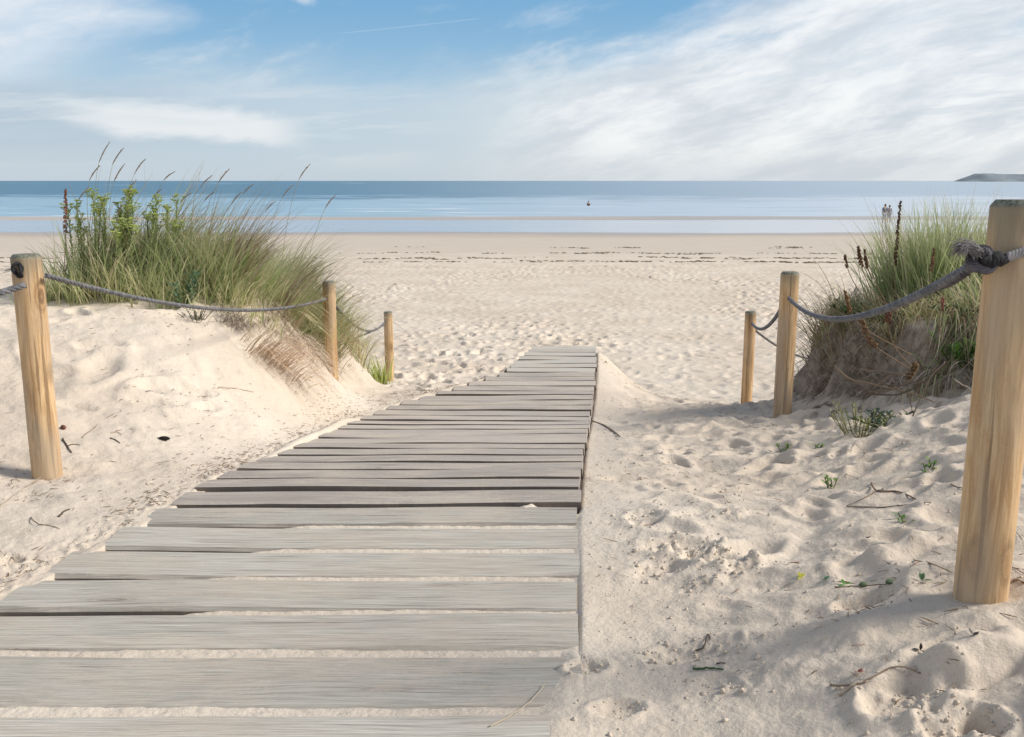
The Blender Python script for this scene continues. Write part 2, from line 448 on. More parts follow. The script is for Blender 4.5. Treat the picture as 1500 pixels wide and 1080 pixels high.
def wood_post():
    m, t, out = newmat('post_wood')
    oc = t.n('ShaderNodeTexCoord').outputs['Object']
    inf = t.n('ShaderNodeObjectInfo').outputs['Random']
    off = t.comb(t.m('MULTIPLY', inf, 37), t.m('MULTIPLY', inf, 11), t.m('MULTIPLY', inf, 5))
    v = t.n('ShaderNodeVectorMath', operation='ADD', inp={0: oc, 1: off}).outputs[0]
    X, Y, Z = t.sep(oc)
    warp = t.noise(t.mapv(v, (6, 6, 2.2)), 1, 2)
    g = t.noise(t.mapv(v, (22, 22, 2.0)), 1.6, 6, .68, t.m('MULTIPLY', warp, 1.6))
    fine = t.noise(t.mapv(v, (150, 150, 4)), 1.5, 3, .6)
    col = t.mix(t.mr(g, .36, .64), (.47, .28, .13), (.73, .51, .285))
    col = t.mix(t.m('MULTIPLY', t.mr(fine, .45, .75), .35), col, (.34, .19, .085))
    # knots
    vo = t.n('ShaderNodeTexVoronoi', inp={'Vector': t.mapv(v, (7, 7, 3.2)), 'Scale': 1.0}).outputs['Distance']
    rings = t.m('SINE', t.m('MULTIPLY', vo, 55))
    kn = t.mr(vo, .34, .06)
    col = t.mix(t.m('MULTIPLY', kn, .8), col, t.mix(t.mr(rings, -.6, .8), (.13, .065, .025), (.38, .22, .10)))
    ck = t.noise(t.mapv(v, (60, 60, 1.6), (4, 2, 0)), 1.0, 2, .5)
    col = t.mix(t.m('MULTIPLY', t.mr(ck, .59, .65), .65), col, (.15, .085, .04))
    sg = t.noise(v, 190, 3, .75)
    col = t.mix(t.m('MULTIPLY', t.mr(sg, .55, .68), .38), col, (.62, .52, .39))
    # greying
    gy = t.noise(t.mapv(v, (5, 5, 1.4)), 1.3, 3)
    col = t.mix(t.m('MULTIPLY', t.mr(gy, .45, .66), .6), col, (.40, .33, .25))
    # weathered head
    hd = t.m('ADD', Z, t.m('MULTIPLY', t.m('SUBTRACT', gy, .5), .10))
    top = t.mr(hd, -.14, .0)
    col = t.mix(t.m('MULTIPLY', top, .7), col, (.20, .185, .135))
    cap = t.mr(t.m('ADD', Z, t.m('MULTIPLY', t.noise(v, 60, 2), .01)), -.014, -.002)
    lich = t.noise(v, 130, 3, .7)
    col = t.mix(t.m('MULTIPLY', cap, .85), col, t.mix(t.mr(lich, .4, .62), (.075, .08, .06), (.24, .26, .21)))
    n1 = t.bump(t.m('ADD', t.m('MULTIPLY', g, .8), t.m('MULTIPLY', fine, .5)), .5, .004)
    n2 = t.bump(t.noise(v, 260, 2), .15, .002, n1)
    principled(t, out, col, .72, n2, .3)
    return m
M_POST = wood_post()

def plank_mat():
    m, t, out = newmat('weathered_plank')
    pos = t.n('ShaderNodeNewGeometry').outputs['Position']
    inf = t.n('ShaderNodeObjectInfo').outputs['Random']
    X, Y, Z = t.sep(pos)
    v = t.comb(t.m('ADD', X, t.m('MULTIPLY', inf, 23)), t.m('ADD', Y, t.m('MULTIPLY', inf, 3)), t.m('MULTIPLY', inf, 9))
    warp = t.noise(t.mapv(v, (1.6, 5, 1)), 1, 3)
    wv = t.comb(X, t.m('ADD', Y, t.m('MULTIPLY', warp, .035)), t.m('MULTIPLY', inf, 19))
    g1 = t.noise(t.mapv(wv, (2.6, 85, 1)), 1, 6, .72)
    g2 = t.noise(t.mapv(wv, (5, 230, 1)), 1, 3, .6)
    near = t.mr(Y, 3.46, 3.40)
    far = t.mr(Y, 8.0, 8.7)
    cA = t.mix(t.mr(g1, .25, .75), (.47, .44, .38), (.66, .63, .56))
    cB = t.mix(t.mr(g1, .25, .75), (.37, .315, .278), (.60, .545, .49))
    cC = t.mix(t.mr(g1, .3, .7), (.47, .44, .39), (.57, .53, .475))
    col = t.mix(near, cB, cA); col = t.mix(far, col, cC)
    patch = t.noise(t.mapv(v, (1.3, 4, 1)), 1, 3)
    col = t.mix(t.m('MULTIPLY', t.mr(patch, .45, .75), .45), col, (.50, .455, .40))
    # per-plank tint
    k = t.mr(inf, 0, 1, .84, 1.10, False)
    col = t.mix(1.0, col, t.comb(k, k, t.m('MULTIPLY', k, .99)), 'MULTIPLY')
    # dark grain cracks
    dk = t.m('MULTIPLY', t.mr(g2, .62, .74), t.mr(g1, .6, .35))
    col = t.mix(t.m('MULTIPLY', dk, .55), col, (.13, .11, .09))
    st = t.noise(t.mapv(wv, (2.2, 95, 1), (3, 1, 5)), 1, 2, .5)
    col = t.mix(t.m('MULTIPLY', t.mr(st, .62, .69), .6), col, (.13, .11, .09))
    # knots
    vo = t.n('ShaderNodeTexVoronoi', inp={'Vector': t.mapv(v, (1.4, 6.5, 1)), 'Scale': 1.0, 'Randomness': 1.0}).outputs['Distance']
    kn = t.mr(vo, .17, .04)
    rings = t.m('SINE', t.m('MULTIPLY', vo, 150))
    col = t.mix(t.m('MULTIPLY', kn, .8), col, t.mix(t.mr(rings, -.5, .8), (.20, .165, .135), (.38, .34, .29)))
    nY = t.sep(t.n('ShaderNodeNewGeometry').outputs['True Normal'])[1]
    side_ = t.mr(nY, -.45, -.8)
    col = t.mix(t.m('MULTIPLY', side_, .8), col, (.115, .088, .070))  # front edges painted dark to stand for shade in the gaps
    # sand dusting
    s1 = t.noise(t.mapv(pos, (2.0, 4.5, 2)), 1.0, 5, .7)
    s2 = t.noise(pos, 60, 3, .7)
    dust = t.m('MULTIPLY', t.mr(t.m('ADD', s1, t.m('MULTIPLY', s2, .3)), .60, .76), .7)
    gr = t.mr(t.noise(pos, 260, 2, .7), .57, .66, 0, .7)
    dust = t.m('MAXIMUM', dust, t.m('MULTIPLY', t.mr(s2, .55, .7), t.mr(t.m('SINE', t.m('MULTIPLY', X, 2.2)), .1, 1, .1, .5)))
    dust = t.m('MAXIMUM', dust, t.m('MULTIPLY', gr, t.mr(s1, .35, .6)))
    dust = t.m('MULTIPLY', dust, t.m('SUBTRACT', 1.0, t.m('MULTIPLY', side_, .8)))
    col = t.mix(dust, col, (.58, .50, .41))
    hair = t.noise(t.mapv(wv, (6, 420, 1), (1, 2, 8)), 1, 2, .6)
    col = t.mix(t.m('MULTIPLY', t.m('MULTIPLY', t.mr(hair, .47, .62), t.mr(Y, 6.5, 2.5)), .5), col, (.22, .19, .16))
    cz = t.noise(t.mapv(wv, (.9, 40, 1), (5, 4, 2)), 1.0, 4, .6)
    col = t.mix(t.m('MULTIPLY', t.mr(cz, .5, .72), .35), col, (.36, .30, .245))
    h = t.m('ADD', t.m('MULTIPLY', g1, .8), t.m('MULTIPLY', g2, .6))
    n1 = t.bump(h, t.mr(Y, 2, 9, .8, .2), .005)
    n2 = t.bump(s2, .15, .003, n1)
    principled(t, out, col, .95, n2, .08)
    return m
M_PLANK = plank_mat()

def rope_mat(name, ca, cb):
    m, t, out = newmat(name)
    pos = t.n('ShaderNodeTexCoord').outputs['Object']
    a = t.noise(pos, 35, 3); f = t.noise(pos, 700, 2, .7)
    col = t.mix(t.mr(a, .35, .65), ca, cb)
    col = t.mix(t.mr(f, .5, .75), col, tuple(min(1, c*1.6) for c in cb))
    principled(t, out, col, .8, t.bump(f, .6, .002), .25)
    return m
M_ROPE = rope_mat('grey_rope', (.095, .095, .10), (.20, .195, .20))
M_ROPED = rope_mat('dark_rope', (.045, .043, .048), (.12, .11, .12))
M_FRAY = rope_mat('frayed_fibre', (.16, .155, .16), (.30, .28, .28))
M_BLACK = rope_mat('black_tape', (.012, .012, .013), (.03, .03, .032))

def attr_mat(name, rough=.6, trans=.25, spec=.3):
    m, t, out = newmat(name)
    c = t.n('ShaderNodeVertexColor', layer_name='Col').outputs[0]
    d = t.n('ShaderNodeBsdfPrincipled', inp={'Base Color': c, 'Roughness': rough, 'Specular IOR Level': spec})
    tr = t.n('ShaderNodeBsdfTranslucent', inp={0: c})
    mx = t.n('ShaderNodeMixShader', inp={0: trans})
    t.nt.links.new(d.outputs[0], mx.inputs[1]); t.nt.links.new(tr.outputs[0], mx.inputs[2])
    t.nt.links.new(mx.outputs[0], out.inputs[0])
    return m
M_GRASS = attr_mat('marram_blades', .45, .5)
M_LEAF = attr_mat('leaf', .5, .25)
M_DRY = attr_mat('dry_plant', .8, .1, .15)
def plain(name, c, rough=.8, var=.25, sc=20):
    m, t, out = newmat(name)
    pos = t.n('ShaderNodeTexCoord').outputs['Object']
    a = t.noise(pos, sc, 4, .6)
    col = t.mix(t.mr(a, .3, .7), tuple(x*(1-var) for x in c), tuple(min(1, x*(1+var)) for x in c))
    principled(t, out, col, rough, t.bump(a, .3, .005), .25)
    return m

# ------------------------------------------------------------------ ground sheet
def build_ground():
    ys = [-4.0]
    while ys[-1] < 1.0: ys.append(ys[-1]+(.10 if ys[-1] < .6 else .02))
    y = ys[-1]
    while y < 62:
        y += .0030*y**1.1 if y > 1.6 else .008
        ys.append(y)
    while y < 420:
        y += .006*y; ys.append(y)
    ys = np.array(ys)
    hw = .60*np.maximum(ys, 1.2)+.25
    nd = 640; no = 110
    u = np.linspace(-1, 1, nd)
    k = (np.arange(1, no+1)/no)
    V = []
    e = k*k
    Xr = hw[:, None]*u[None, :]
    out_w = 14+4*np.maximum(ys, 1)
    Xright = hw[:, None]+out_w[:, None]*e[None, :]
    X = np.concatenate([-Xright[:, ::-1], Xr, Xright], 1)
    Y = np.repeat(ys[:, None], X.shape[1], 1)
    Z = H(X.ravel(), Y.ravel())
    V = np.stack([X.ravel(), Y.ravel(), Z], 1)
    r, c = X.shape
    i = np.arange((r-1)*c).reshape(r-1, c)[:, :-1].ravel()
    Fq = np.stack([i, i+1, i+c+1, i+c], 1)
    print('ground verts', len(V))
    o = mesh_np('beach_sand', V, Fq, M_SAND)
    return tag(o, 'pale dry beach sand with footprints, dunes and wet shore', 'sand', kind='structure')
build_ground()

# ------------------------------------------------------------------ water
def sea_mat():
    m, t, out = newmat('sea_water')
    pos = t.n('ShaderNodeNewGeometry').outputs['Position']
    X, Y, Z = t.sep(pos)
    # work in log distance so that far swell bands still read
    ly = t.m('LOGARITHM', Y, 2.718)
    inv = t.m('DIVIDE', 5320.0, Y)
    band = t.noise(t.comb(t.m('DIVIDE', X, t.m('MULTIPLY', Y, .30)), t.m('MULTIPLY', inv, .13), 0), 1.0, 5, .65)
    band2 = t.noise(t.comb(t.m('DIVIDE', X, t.m('MULTIPLY', Y, .07)), t.m('MULTIPLY', inv, .42), 4), 1.0, 4, .65)
    side = t.mr(t.m('DIVIDE', X, Y), -.30, .42)  # glare toward the right is painted into the water colours
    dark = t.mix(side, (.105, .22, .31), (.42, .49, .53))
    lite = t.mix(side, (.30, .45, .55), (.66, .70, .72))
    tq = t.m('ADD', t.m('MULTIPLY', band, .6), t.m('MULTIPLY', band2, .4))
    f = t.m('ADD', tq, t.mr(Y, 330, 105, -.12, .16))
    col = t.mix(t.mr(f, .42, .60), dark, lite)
    gl = t.mr(t.noise(t.comb(t.m('DIVIDE', X, t.m('MULTIPLY', Y, .2)), t.m('MULTIPLY', inv, .4), 9), 1, 2), .56, .66)
    col = t.mix(t.m('MULTIPLY', gl, t.m('MULTIPLY', t.mr(Y, 260, 150), .35)), col, (.22, .38, .34))
    # foam lines of small breakers close in
    fo = t.noise(t.comb(t.m('DIVIDE', X, 22), t.m('DIVIDE', Y, 5.5), 2), 1.0, 3, .6)
    foam = t.m('MULTIPLY', t.mr(fo, .56, .66), t.m('MULTIPLY', t.mr(Y, 100, 108), t.mr(Y, 175, 125)))
    col = t.mix(t.m('MULTIPLY', foam, .75), col, (.75, .78, .8))
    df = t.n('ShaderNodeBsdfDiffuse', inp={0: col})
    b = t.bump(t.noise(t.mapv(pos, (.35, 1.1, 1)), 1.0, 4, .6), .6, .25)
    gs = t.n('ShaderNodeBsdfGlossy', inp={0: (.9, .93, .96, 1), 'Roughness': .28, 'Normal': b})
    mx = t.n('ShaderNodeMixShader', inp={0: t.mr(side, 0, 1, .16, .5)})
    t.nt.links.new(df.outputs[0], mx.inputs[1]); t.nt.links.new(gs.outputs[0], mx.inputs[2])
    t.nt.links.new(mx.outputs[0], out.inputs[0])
    return m
def pool_mat():
    m, t, out = newmat('shallow_water')
    pos = t.n('ShaderNodeNewGeometry').outputs['Position']
    X, Y, Z = t.sep(pos)
    n = t.noise(t.mapv(pos, (.05, .5, 1)), 1.0, 3)
    side = t.mr(t.m('DIVIDE', X, Y), -.2, .45)
    col = t.mix(side, (.36, .44, .52), (.58, .59, .60))  # reflected sky painted into the colour, paler toward the right
    col = t.mix(t.m('MULTIPLY', t.mr(n, .5, .75), .5), col, (.62, .60, .58))
    df = t.n('ShaderNodeBsdfDiffuse', inp={0: col})
    b = t.bump(t.noise(t.mapv(pos, (.8, 3.0, 1)), 1.0, 3, .6), .25, .05)
    gs = t.n('ShaderNodeBsdfGlossy', inp={0: (.92, .94, .97, 1), 'Roughness': .12, 'Normal': b})
    mx = t.n('ShaderNodeMixShader', inp={0: .5})
    t.nt.links.new(df.outputs[0], mx.inputs[1]); t.nt.links.new(gs.outputs[0], mx.inputs[2])
    t.nt.links.new(mx.outputs[0], out.inputs[0])
    return m
def water_sheet(name, y0, y1, mat, z, label, cat, n=60):
    ys = np.geomspace(y0, y1, n)
    V = []; Fq = []
    for i, y in enumerate(ys):
        w = 400+3.2*y
        for k in range(9): V.append((-w+2*w*k/8, y, z))
    for i in range(n-1):
        for k in range(8):
            a = i*9+k; Fq.append((a, a+1, a+10, a+9))
    return tag(mesh_np(name, V, Fq, mat), label, cat, kind='structure')
water_sheet('sea', 99.5, 60000, sea_mat(), 0.0, 'blue sea with small breakers up to the horizon', 'sea')
water_sheet('tide_pool_water', 66, 99.2, pool_mat(), 0.0, 'shallow still water lying inside the sand bar', 'water', 12)

# headland
def headland():
    V = []; Fq = []
    nx, ny = 160, 8
    for i in range(nx):
        x = 1880+i*14.0
        d = x-1880
        top = 31*min(1, (d/85)**.85)+2.5*float(vnoise(np.array([x*.006]), np.array([3.]), 5)[0])+1.2*float(vnoise(np.array([x*.03]), np.array([1.]), 6)[0])
        if 70 < d < 200: top += 3*math.sin((d-70)/130*math.pi)
        top = max(top, .2)
        for j in range(ny):
            q = j/(ny-1)
            zz = top*(sorted((0, q*1.9, 1))[1])**.7 if j < ny-1 else top*1.02
            V.append((x+10*q, 4000+q*170+12*math.sin(i*.5+q*3), zz*(1 if j else 0)-.5*(j == 0)))
    for i in range(nx-1):
        for j in range(ny-1):
            a = i*ny+j; Fq.append((a, a+ny, a+ny+1, a+1))
    m, t, out = newmat('hazy_headland')
    pos = t.n('ShaderNodeNewGeometry').outputs['Position']
    a = t.noise(t.mapv(pos, (.012, .01, .06)), 1, 4)
    col = t.mix(t.mr(a, .3, .7), (.20, .235, .26), (.29, .325, .345))  # distance haze is mixed into the rock colour
    principled(t, out, col, .95, None, .1)
    tag(mesh_np('headland', V, Fq, m), 'low grey headland on the horizon at the right', 'headland', kind='structure')
headland()

# ------------------------------------------------------------------ boardwalk
GAPS = [1.02, 1.27, 1.52, 1.77, 2.01, 2.29, 2.527, 2.76, 2.99, 3.215, 3.425]
y = 3.655
while y < DECK_END+.05:
    GAPS.append(y); y += .2325
bw = thing('boardwalk', (-.5, 2.0, EYE-1.2), 'weathered grey plank boardwalk sloping down over the sand to the beach', 'boardwalk')
for gi in range(len(GAPS)-1):
    y0, y1 = GAPS[gi], GAPS[gi+1]
    near = y1 < 3.5
    g = .019 if near else (rnd.choice([.012, .015, .019, .023]) if y0 < 6.7 else rnd.choice([.006, .009, .013]))
    g0 = g
    if 3.42 < y0 < 3.7 or gi in (21, 27): g0 = .036
    ya, yb = y0+g0, y1-.002
    ja, jb = rnd.uniform(-.014, .014), rnd.uniform(-.013, .010)
    XLp = float(deck_l((ya+yb)/2))+ja
    xm = (ya+yb)/2
    nxs = 60; prof = [(0, -.012), (.06, -.002), (.14, 0), (.5, .0012), (.86, 0), (.94, -.002), (1, -.012)]
    tilt = rnd.uniform(-.003, .003) if not near else rnd.uniform(-.002, .002)
    lift = rnd.uniform(-.002, .003) if not near else rnd.uniform(-.001, .001)
    th = .045
    cup = 0.0 if near else (rnd.uniform(.000, .0055) if y0 < 6.7 else rnd.uniform(0, .0022))
    if g0 > .03: cup = .007
    if not near: prof = [(0, -.004), (.03, -.001), (.14, 0), (.5, .001), (.86, 0), (.94, -.002), (1, -.010)]
    V = []; Fq = []
    ring = []
    sd = rnd.randint(0, 999)
    for i in range(nxs):
        u = i/(nxs-1)
        for pi, (q, dz) in enumerate(prof):
            yy = ya+(yb-ya)*q
            xl = XLp; xr = float(deck_r(yy))+jb
            x = xl+(xr-xl)*u
            wav = .0025*math.sin(x*2.3+sd)+.0015*math.sin(x*7+sd*2)
            ed = (.0022*mnoise.noise(Vector((x*6, sd, pi))) if pi in (0, 6) else 0)
            V.append((x, yy+ed+.003*math.sin(x*1.7+sd), EYE-float(deck_h(yy))+dz+lift+tilt*(u-.5)*2+wav+cup*(.6-q)))
        for q in (1, 0):
            yy = ya+(yb-ya)*q
            xl = XLp; xr = float(deck_r(yy))+jb
            x = xl+(xr-xl)*u
            V.append((x, yy+.003*math.sin(x*1.7+sd), EYE-float(deck_h(yy))-th+lift+tilt*(u-.5)*2))
    n = 9
    faces = []
    for i in range(nxs-1):
        for k in range(n):
            k2 = (k+1) % n
            faces.append((i*n+k, (i+1)*n+k, (i+1)*n+k2, i*n+k2))
    faces.append(tuple(range(n))); faces.append(tuple((nxs-1)*n+k for k in range(n-1, -1, -1)))
    mb = MB(); mb.v = V; mb.f = faces; mb.c = []
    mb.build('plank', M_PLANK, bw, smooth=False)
for k, fr in enumerate((.012, .5, .985)):
    mb = MB()
    pts = []
    for yy in np.arange(1.1, 10.1, .1):
        xx = deck_l(yy)*(1-fr)+deck_r(yy)*fr
        pts.append((float(xx), float(yy), EYE-float(deck_h(yy))-.088))
    b0 = 0
    for i, p in enumerate(pts):
        for (dx, dz) in ((-.025, -.04), (.025, -.04), (.025, .04), (-.025, .04)):
            mb.v.append((p[0]+dx, p[1], p[2]+dz))
    for i in range(len(pts)-1):
        for q in range(4):
            q2 = (q+1) % 4; mb.f.append((i*4+q, i*4+q2, (i+1)*4+q2, (i+1)*4+q))
    mb.f.append((3, 2, 1, 0)); e = (len(pts)-1)*4; mb.f.append((e, e+1, e+2, e+3))
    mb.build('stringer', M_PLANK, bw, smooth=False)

# ------------------------------------------------------------------ posts
M_HOLE = plain('bolt_hole', (.012, .011, .011), .5)
def post(name, x, y, htop, rad, label, crack=None, seed=1, sunk=.25, tilt=(0, 0), holes=()):
    zt = EYE-htop; zb = gz(x, y)-sunk
    root = thing(name, (x, y, gz(x, y)), label, 'post', 'round timber posts of the rope fence')
    V = []; Fq = []
    n = 96; L = zt-zb
    zs = list(np.linspace(0, L-.03, 40))+[L-.022, L-.014, L-.007, L-.002, L]
    for j, zz in enumerate(zs):
        d = L-zz
        r = rad*(1+.010*math.sin(zz*5+seed)+.006*math.sin(zz*13+seed*2))
        if d < .014: r -= (.014-d)*.75
        for k in range(n):
            th = 2*math.pi*k/n
            rr = r*(1+.012*math.sin(2*th+seed)+.006*mnoise.noise(Vector((math.cos(th)*2, math.sin(th)*2, zz*1.5+seed))))
            if crack is not None:
                a = (th-crack-.06*math.sin(zz*4+seed)+math.pi) % (2*math.pi)-math.pi
                if abs(a) < .05: rr -= .011*(1-abs(a)/.05)*(.5+.5*min(1, zz/L*2))
            V.append((rr*math.cos(th), rr*math.sin(th), zz-L))
    for j in range(len(zs)-1):
        for k in range(n):
            k2 = (k+1) % n
            Fq.append((j*n+k, j*n+k2, (j+1)*n+k2, (j+1)*n+k))
    c = len(V); V.append((0, 0, .0005)); e = (len(zs)-1)*n
    tri = [(e+k, e+(k+1) % n, c) for k in range(n)]
    me = bpy.data.meshes.new('post_shaft'); me.from_pydata(V, [], Fq+tri); me.materials.append(M_POST)
    me.polygons.foreach_set('use_smooth', [True]*len(Fq)+[False]*len(tri)); me.update()
    o = bpy.data.objects.new('post_shaft', me); COL.objects.link(o); o.parent = root
    o.location = (0, 0, zt-root.location.z)
    for (ang, dz, hr) in holes:
        mb = MB()
        dr = Vector((math.cos(ang), math.sin(ang), 0)); c0 = Vector((x, y, zt-dz))+dr*(rad-.004)
        # a dark drilled hole with a dull bolt head inside
        mb.tube([c0, c0+dr*.0065], [hr, hr*1.02], 16)
        ho = mb.build('bolt_hole', M_HOLE, root)
        mb = MB(); mb.tube([c0+dr*.005, c0+dr*.011], [hr*.55, hr*.5], 6)
        mb.build('bolt_head', M_ROPED, ho).location = (0, 0, 0)
    return root
def fix_parent(): pass
postL1 = post('fence_post', -1.96, 3.87, .29, .058, 'near left round post, leaning tall in front of the grassy dune', None, 1)
postL2 = post('fence_post', -1.46, 7.60, .784, .050, 'middle left round post with dune grass bending across it', None, 2)
postL3 = post('fence_post', -1.555, 11.9, 1.61, .055, 'farthest left post, small, at the foot of the dune beside yellow green blades', None, 3, sunk=.6)
postR1 = post('fence_post', 1.100, 2.10, .040, .059, 'big near right post with a knotted frayed rope and mossy cut top', None, 4, holes=((R(292), .150, .012),))
postR2 = post('fence_post', 1.745, 6.0, .560, .058, 'middle right round post with a long vertical crack', R(262), 5)
postR3 = post('fence_post', 2.265, 9.0, 1.215, .053, 'farthest right post, short and weathered, behind the cracked post', R(250), 6)

# ------------------------------------------------------------------ ropes
def rope(A, B, sag, rad, label, mat=M_ROPE, name='rope', pitch=.085, seg=None, extra=None, strands=3):
    A = Vector(A); B = Vector(B)
    L = (B-A).length
    N = max(60, int(L/.012))
    mb = MB()
    def P(t):
        p = A.lerp(B, t); p.z -= 4*sag*t*(1-t)
        return p
    pts = [P(i/N) for i in range(N+1)]
    if extra: pts = extra(pts)
    tl = 0; T = [0]
    for i in range(1, len(pts)): tl += (pts[i]-pts[i-1]).length; T.append(tl)
    a = None
    frames = []
    for i, p in enumerate(pts):
        t = (pts[min(i+1, len(pts)-1)]-pts[max(i-1, 0)]).normalized()
        if a is None: a = t.cross(Vector((0, 0, 1))).normalized()
        a = (a-t*a.dot(t)).normalized(); frames.append((a.copy(), t.cross(a)))
    for k in range(strands):
        path = []
        for i, p in enumerate(pts):
            th = 2*math.pi*(T[i]/pitch+k/strands); a_, b_ = frames[i]
            path.append(p+(a_*math.cos(th)+b_*math.sin(th))*rad*.53)
        mb.tube(path, rad*.50, 7)
    o = mb.build(name, mat, None, loc=pts[0])
    tag(o, label, 'rope')
    return o, pts
rope(at(68, 404, 3.85), at(478, 438, 7.57), .115, .0115, 'grey twisted rope sagging between the near and middle left posts')
rope(at(488, 444, 7.63), at(563, 473, 11.87), .16, .0135, 'thin rope sagging from the middle left post to the farthest left post')
rope(at(562, 476, 11.93), Vector((-3.2, 14.0, 1.45)), .12, .013, 'dark rope end running from the farthest left post behind the dune')
rope(at(36, 418, 3.80), Vector((-2.55, 1.9, 3.30)), .05, .014, 'short rope leaving the left edge of the photo into the near left post')
o, pr = rope(at(1436, 383, 2.06), at(1156, 437, 5.95), .128, .0125, 'thick dark grey rope from the frayed knot down to the cracked right post', M_ROPE, pitch=.075)
rope(at(1148, 446, 6.05), at(1102, 474, 8.96), .10, .0135, 'grey rope linking the cracked right post to the short farthest right post')
rope(at(1105, 483, 9.04), Vector((4.6, 12.2, 1.75)), .26, .012, 'thin dark rope behind the cracked post running toward the right hummock')

# knot on the near right post
def knot():
    c = at(1437, 380, 2.045)
    root = thing('rope_knot', c, 'frayed rope knot with black tape tied on the big near right post', 'knot')
    mb = MB()
    rg = random.Random(3)
    # rough overhand knot: loops of strand wound round each other
    for k, (rr, tl, ph, sc) in enumerate(((.019, .3, 0, 1), (.017, 1.2, 1.2, 1), (.021, 2.1, 2.1, .9), (.016, 2.8, .6, 1))):
        pts = []
        for i in range(40):
            th = 2*math.pi*i/39
            p = Vector((rr*math.cos(th), rr*.55*math.sin(th+ph), rr*math.sin(th)*1.25))
            ca, sa = math.cos(tl), math.sin(tl)
            p = Vector((p.x*ca-p.z*sa, p.y, p.x*sa+p.z*ca))
            pts.append(c+p*sc+Vector((-.004*k+.004, -.006, .0)))
        for s in range(3):
            q = [p+Vector((.004*math.cos(i*.9+s*2.1), .004*math.sin(i*.9+s*2.1), .003*math.sin(i*.9+s*2.1+1))) for i, p in enumerate(pts)]
            mb.tube(q, .0052, 6)
    mb.build('knot_loop', M_ROPED, root)
    # twisted lay below the knot, thicker than the rest of the rope
    mb = MB()
    A = at(1438, 378, 2.05); B = at(1366, 421, 2.52)
    N = 70
    for k in range(3):
        q = []
        for i in range(N):
            t = i/(N-1); p = A.lerp(B, t); p.z -= .012*math.sin(math.pi*t)
            th = 2*math.pi*(t*5.5+k/3); r = .0125*(1-.18*t)
            q.append(p+Vector((.45*math.cos(th), .55*math.sin(th), .85*math.cos(th)+.1))*r)
        mb.tube(q, [.0088*(1-.22*i/(N-1)) for i in range(N)], 8)
    mb.build('spliced_end', M_ROPED, root)
    mb = MB()
    src = at(1432, 372, 2.03)
    for i in range(170):
        e = at(1398+rg.gauss(8, 9), 358+rg.gauss(0, 7)+8, 2.03+rg.gauss(0, .02))
        m1 = at(1418+rg.gauss(0, 5), 352+rg.gauss(0, 4), 2.03+rg.gauss(0, .012))
        s0 = src+Vector((rg.gauss(0, .006), rg.gauss(0, .006), rg.gauss(0, .006)))
        q = []
        for j in range(9):
            t = j/8; q.append(s0*(1-t)**2+m1*2*t*(1-t)+e*t*t)
        mb.tube(q, [.0009]*8+[.0004], 3)
    mb.build('frayed_end', M_FRAY, root)
    mb = MB()
    # black taped end lying across the front of the post
    q = [at(1438, 384, 2.025), at(1452, 383, 2.03), at(1464, 382, 2.035), at(1476, 378, 2.038)]
    mb.tube([q[0].lerp(q[3], i/20)+Vector((0, 0, .003*math.sin(i*.7))) for i in range(21)], [.009+.006*math.sin(math.pi*i/20)+.0015*math.sin(i*2.2) for i in range(21)], 10)
    mb.build('black_tape', M_BLACK, root)
    mb = MB()
    A = at(1474, 378, 2.033); B = at(1500, 369, 2.036)
    for k in range(3):
        qq = [A.lerp(B, i/20)+Vector((0, .5*math.sin(i*.55+k*2.1), math.cos(i*.55+k*2.1)))*.006 for i in range(21)]
        mb.tube(qq, .0058, 6)
    mb.build('rope_tail', M_FRAY, root)
knot()
def knot_left():
    c = at(27, 396, 3.81)
    root = thing('rope_knot', c, 'small dark knot in the hole of the near left post', 'knot')
    mb = MB()
    rg = random.Random(5)
    for k in range(3):
        pts = [c+Vector((.016*math.cos(th*1.0+k), -.004+.010*math.sin(th*2+k), .026*math.sin(th+k*.8))) for th in np.linspace(0, 2*math.pi, 26)]
        mb.tube(pts, .0065, 6)
    mb.build('knot_loop', M_BLACK, root)
    mb = MB()
    for i in range(14):
        e = c+Vector((-.05+rg.gauss(0, .015), rg.gauss(0, .01), rg.gauss(0, .008)))
        mb.tube([c, c.lerp(e, .5)+Vector((0, 0, .004)), e], .0009, 3)
    mb.build('frayed_end', M_FRAY, root)
knot_left()

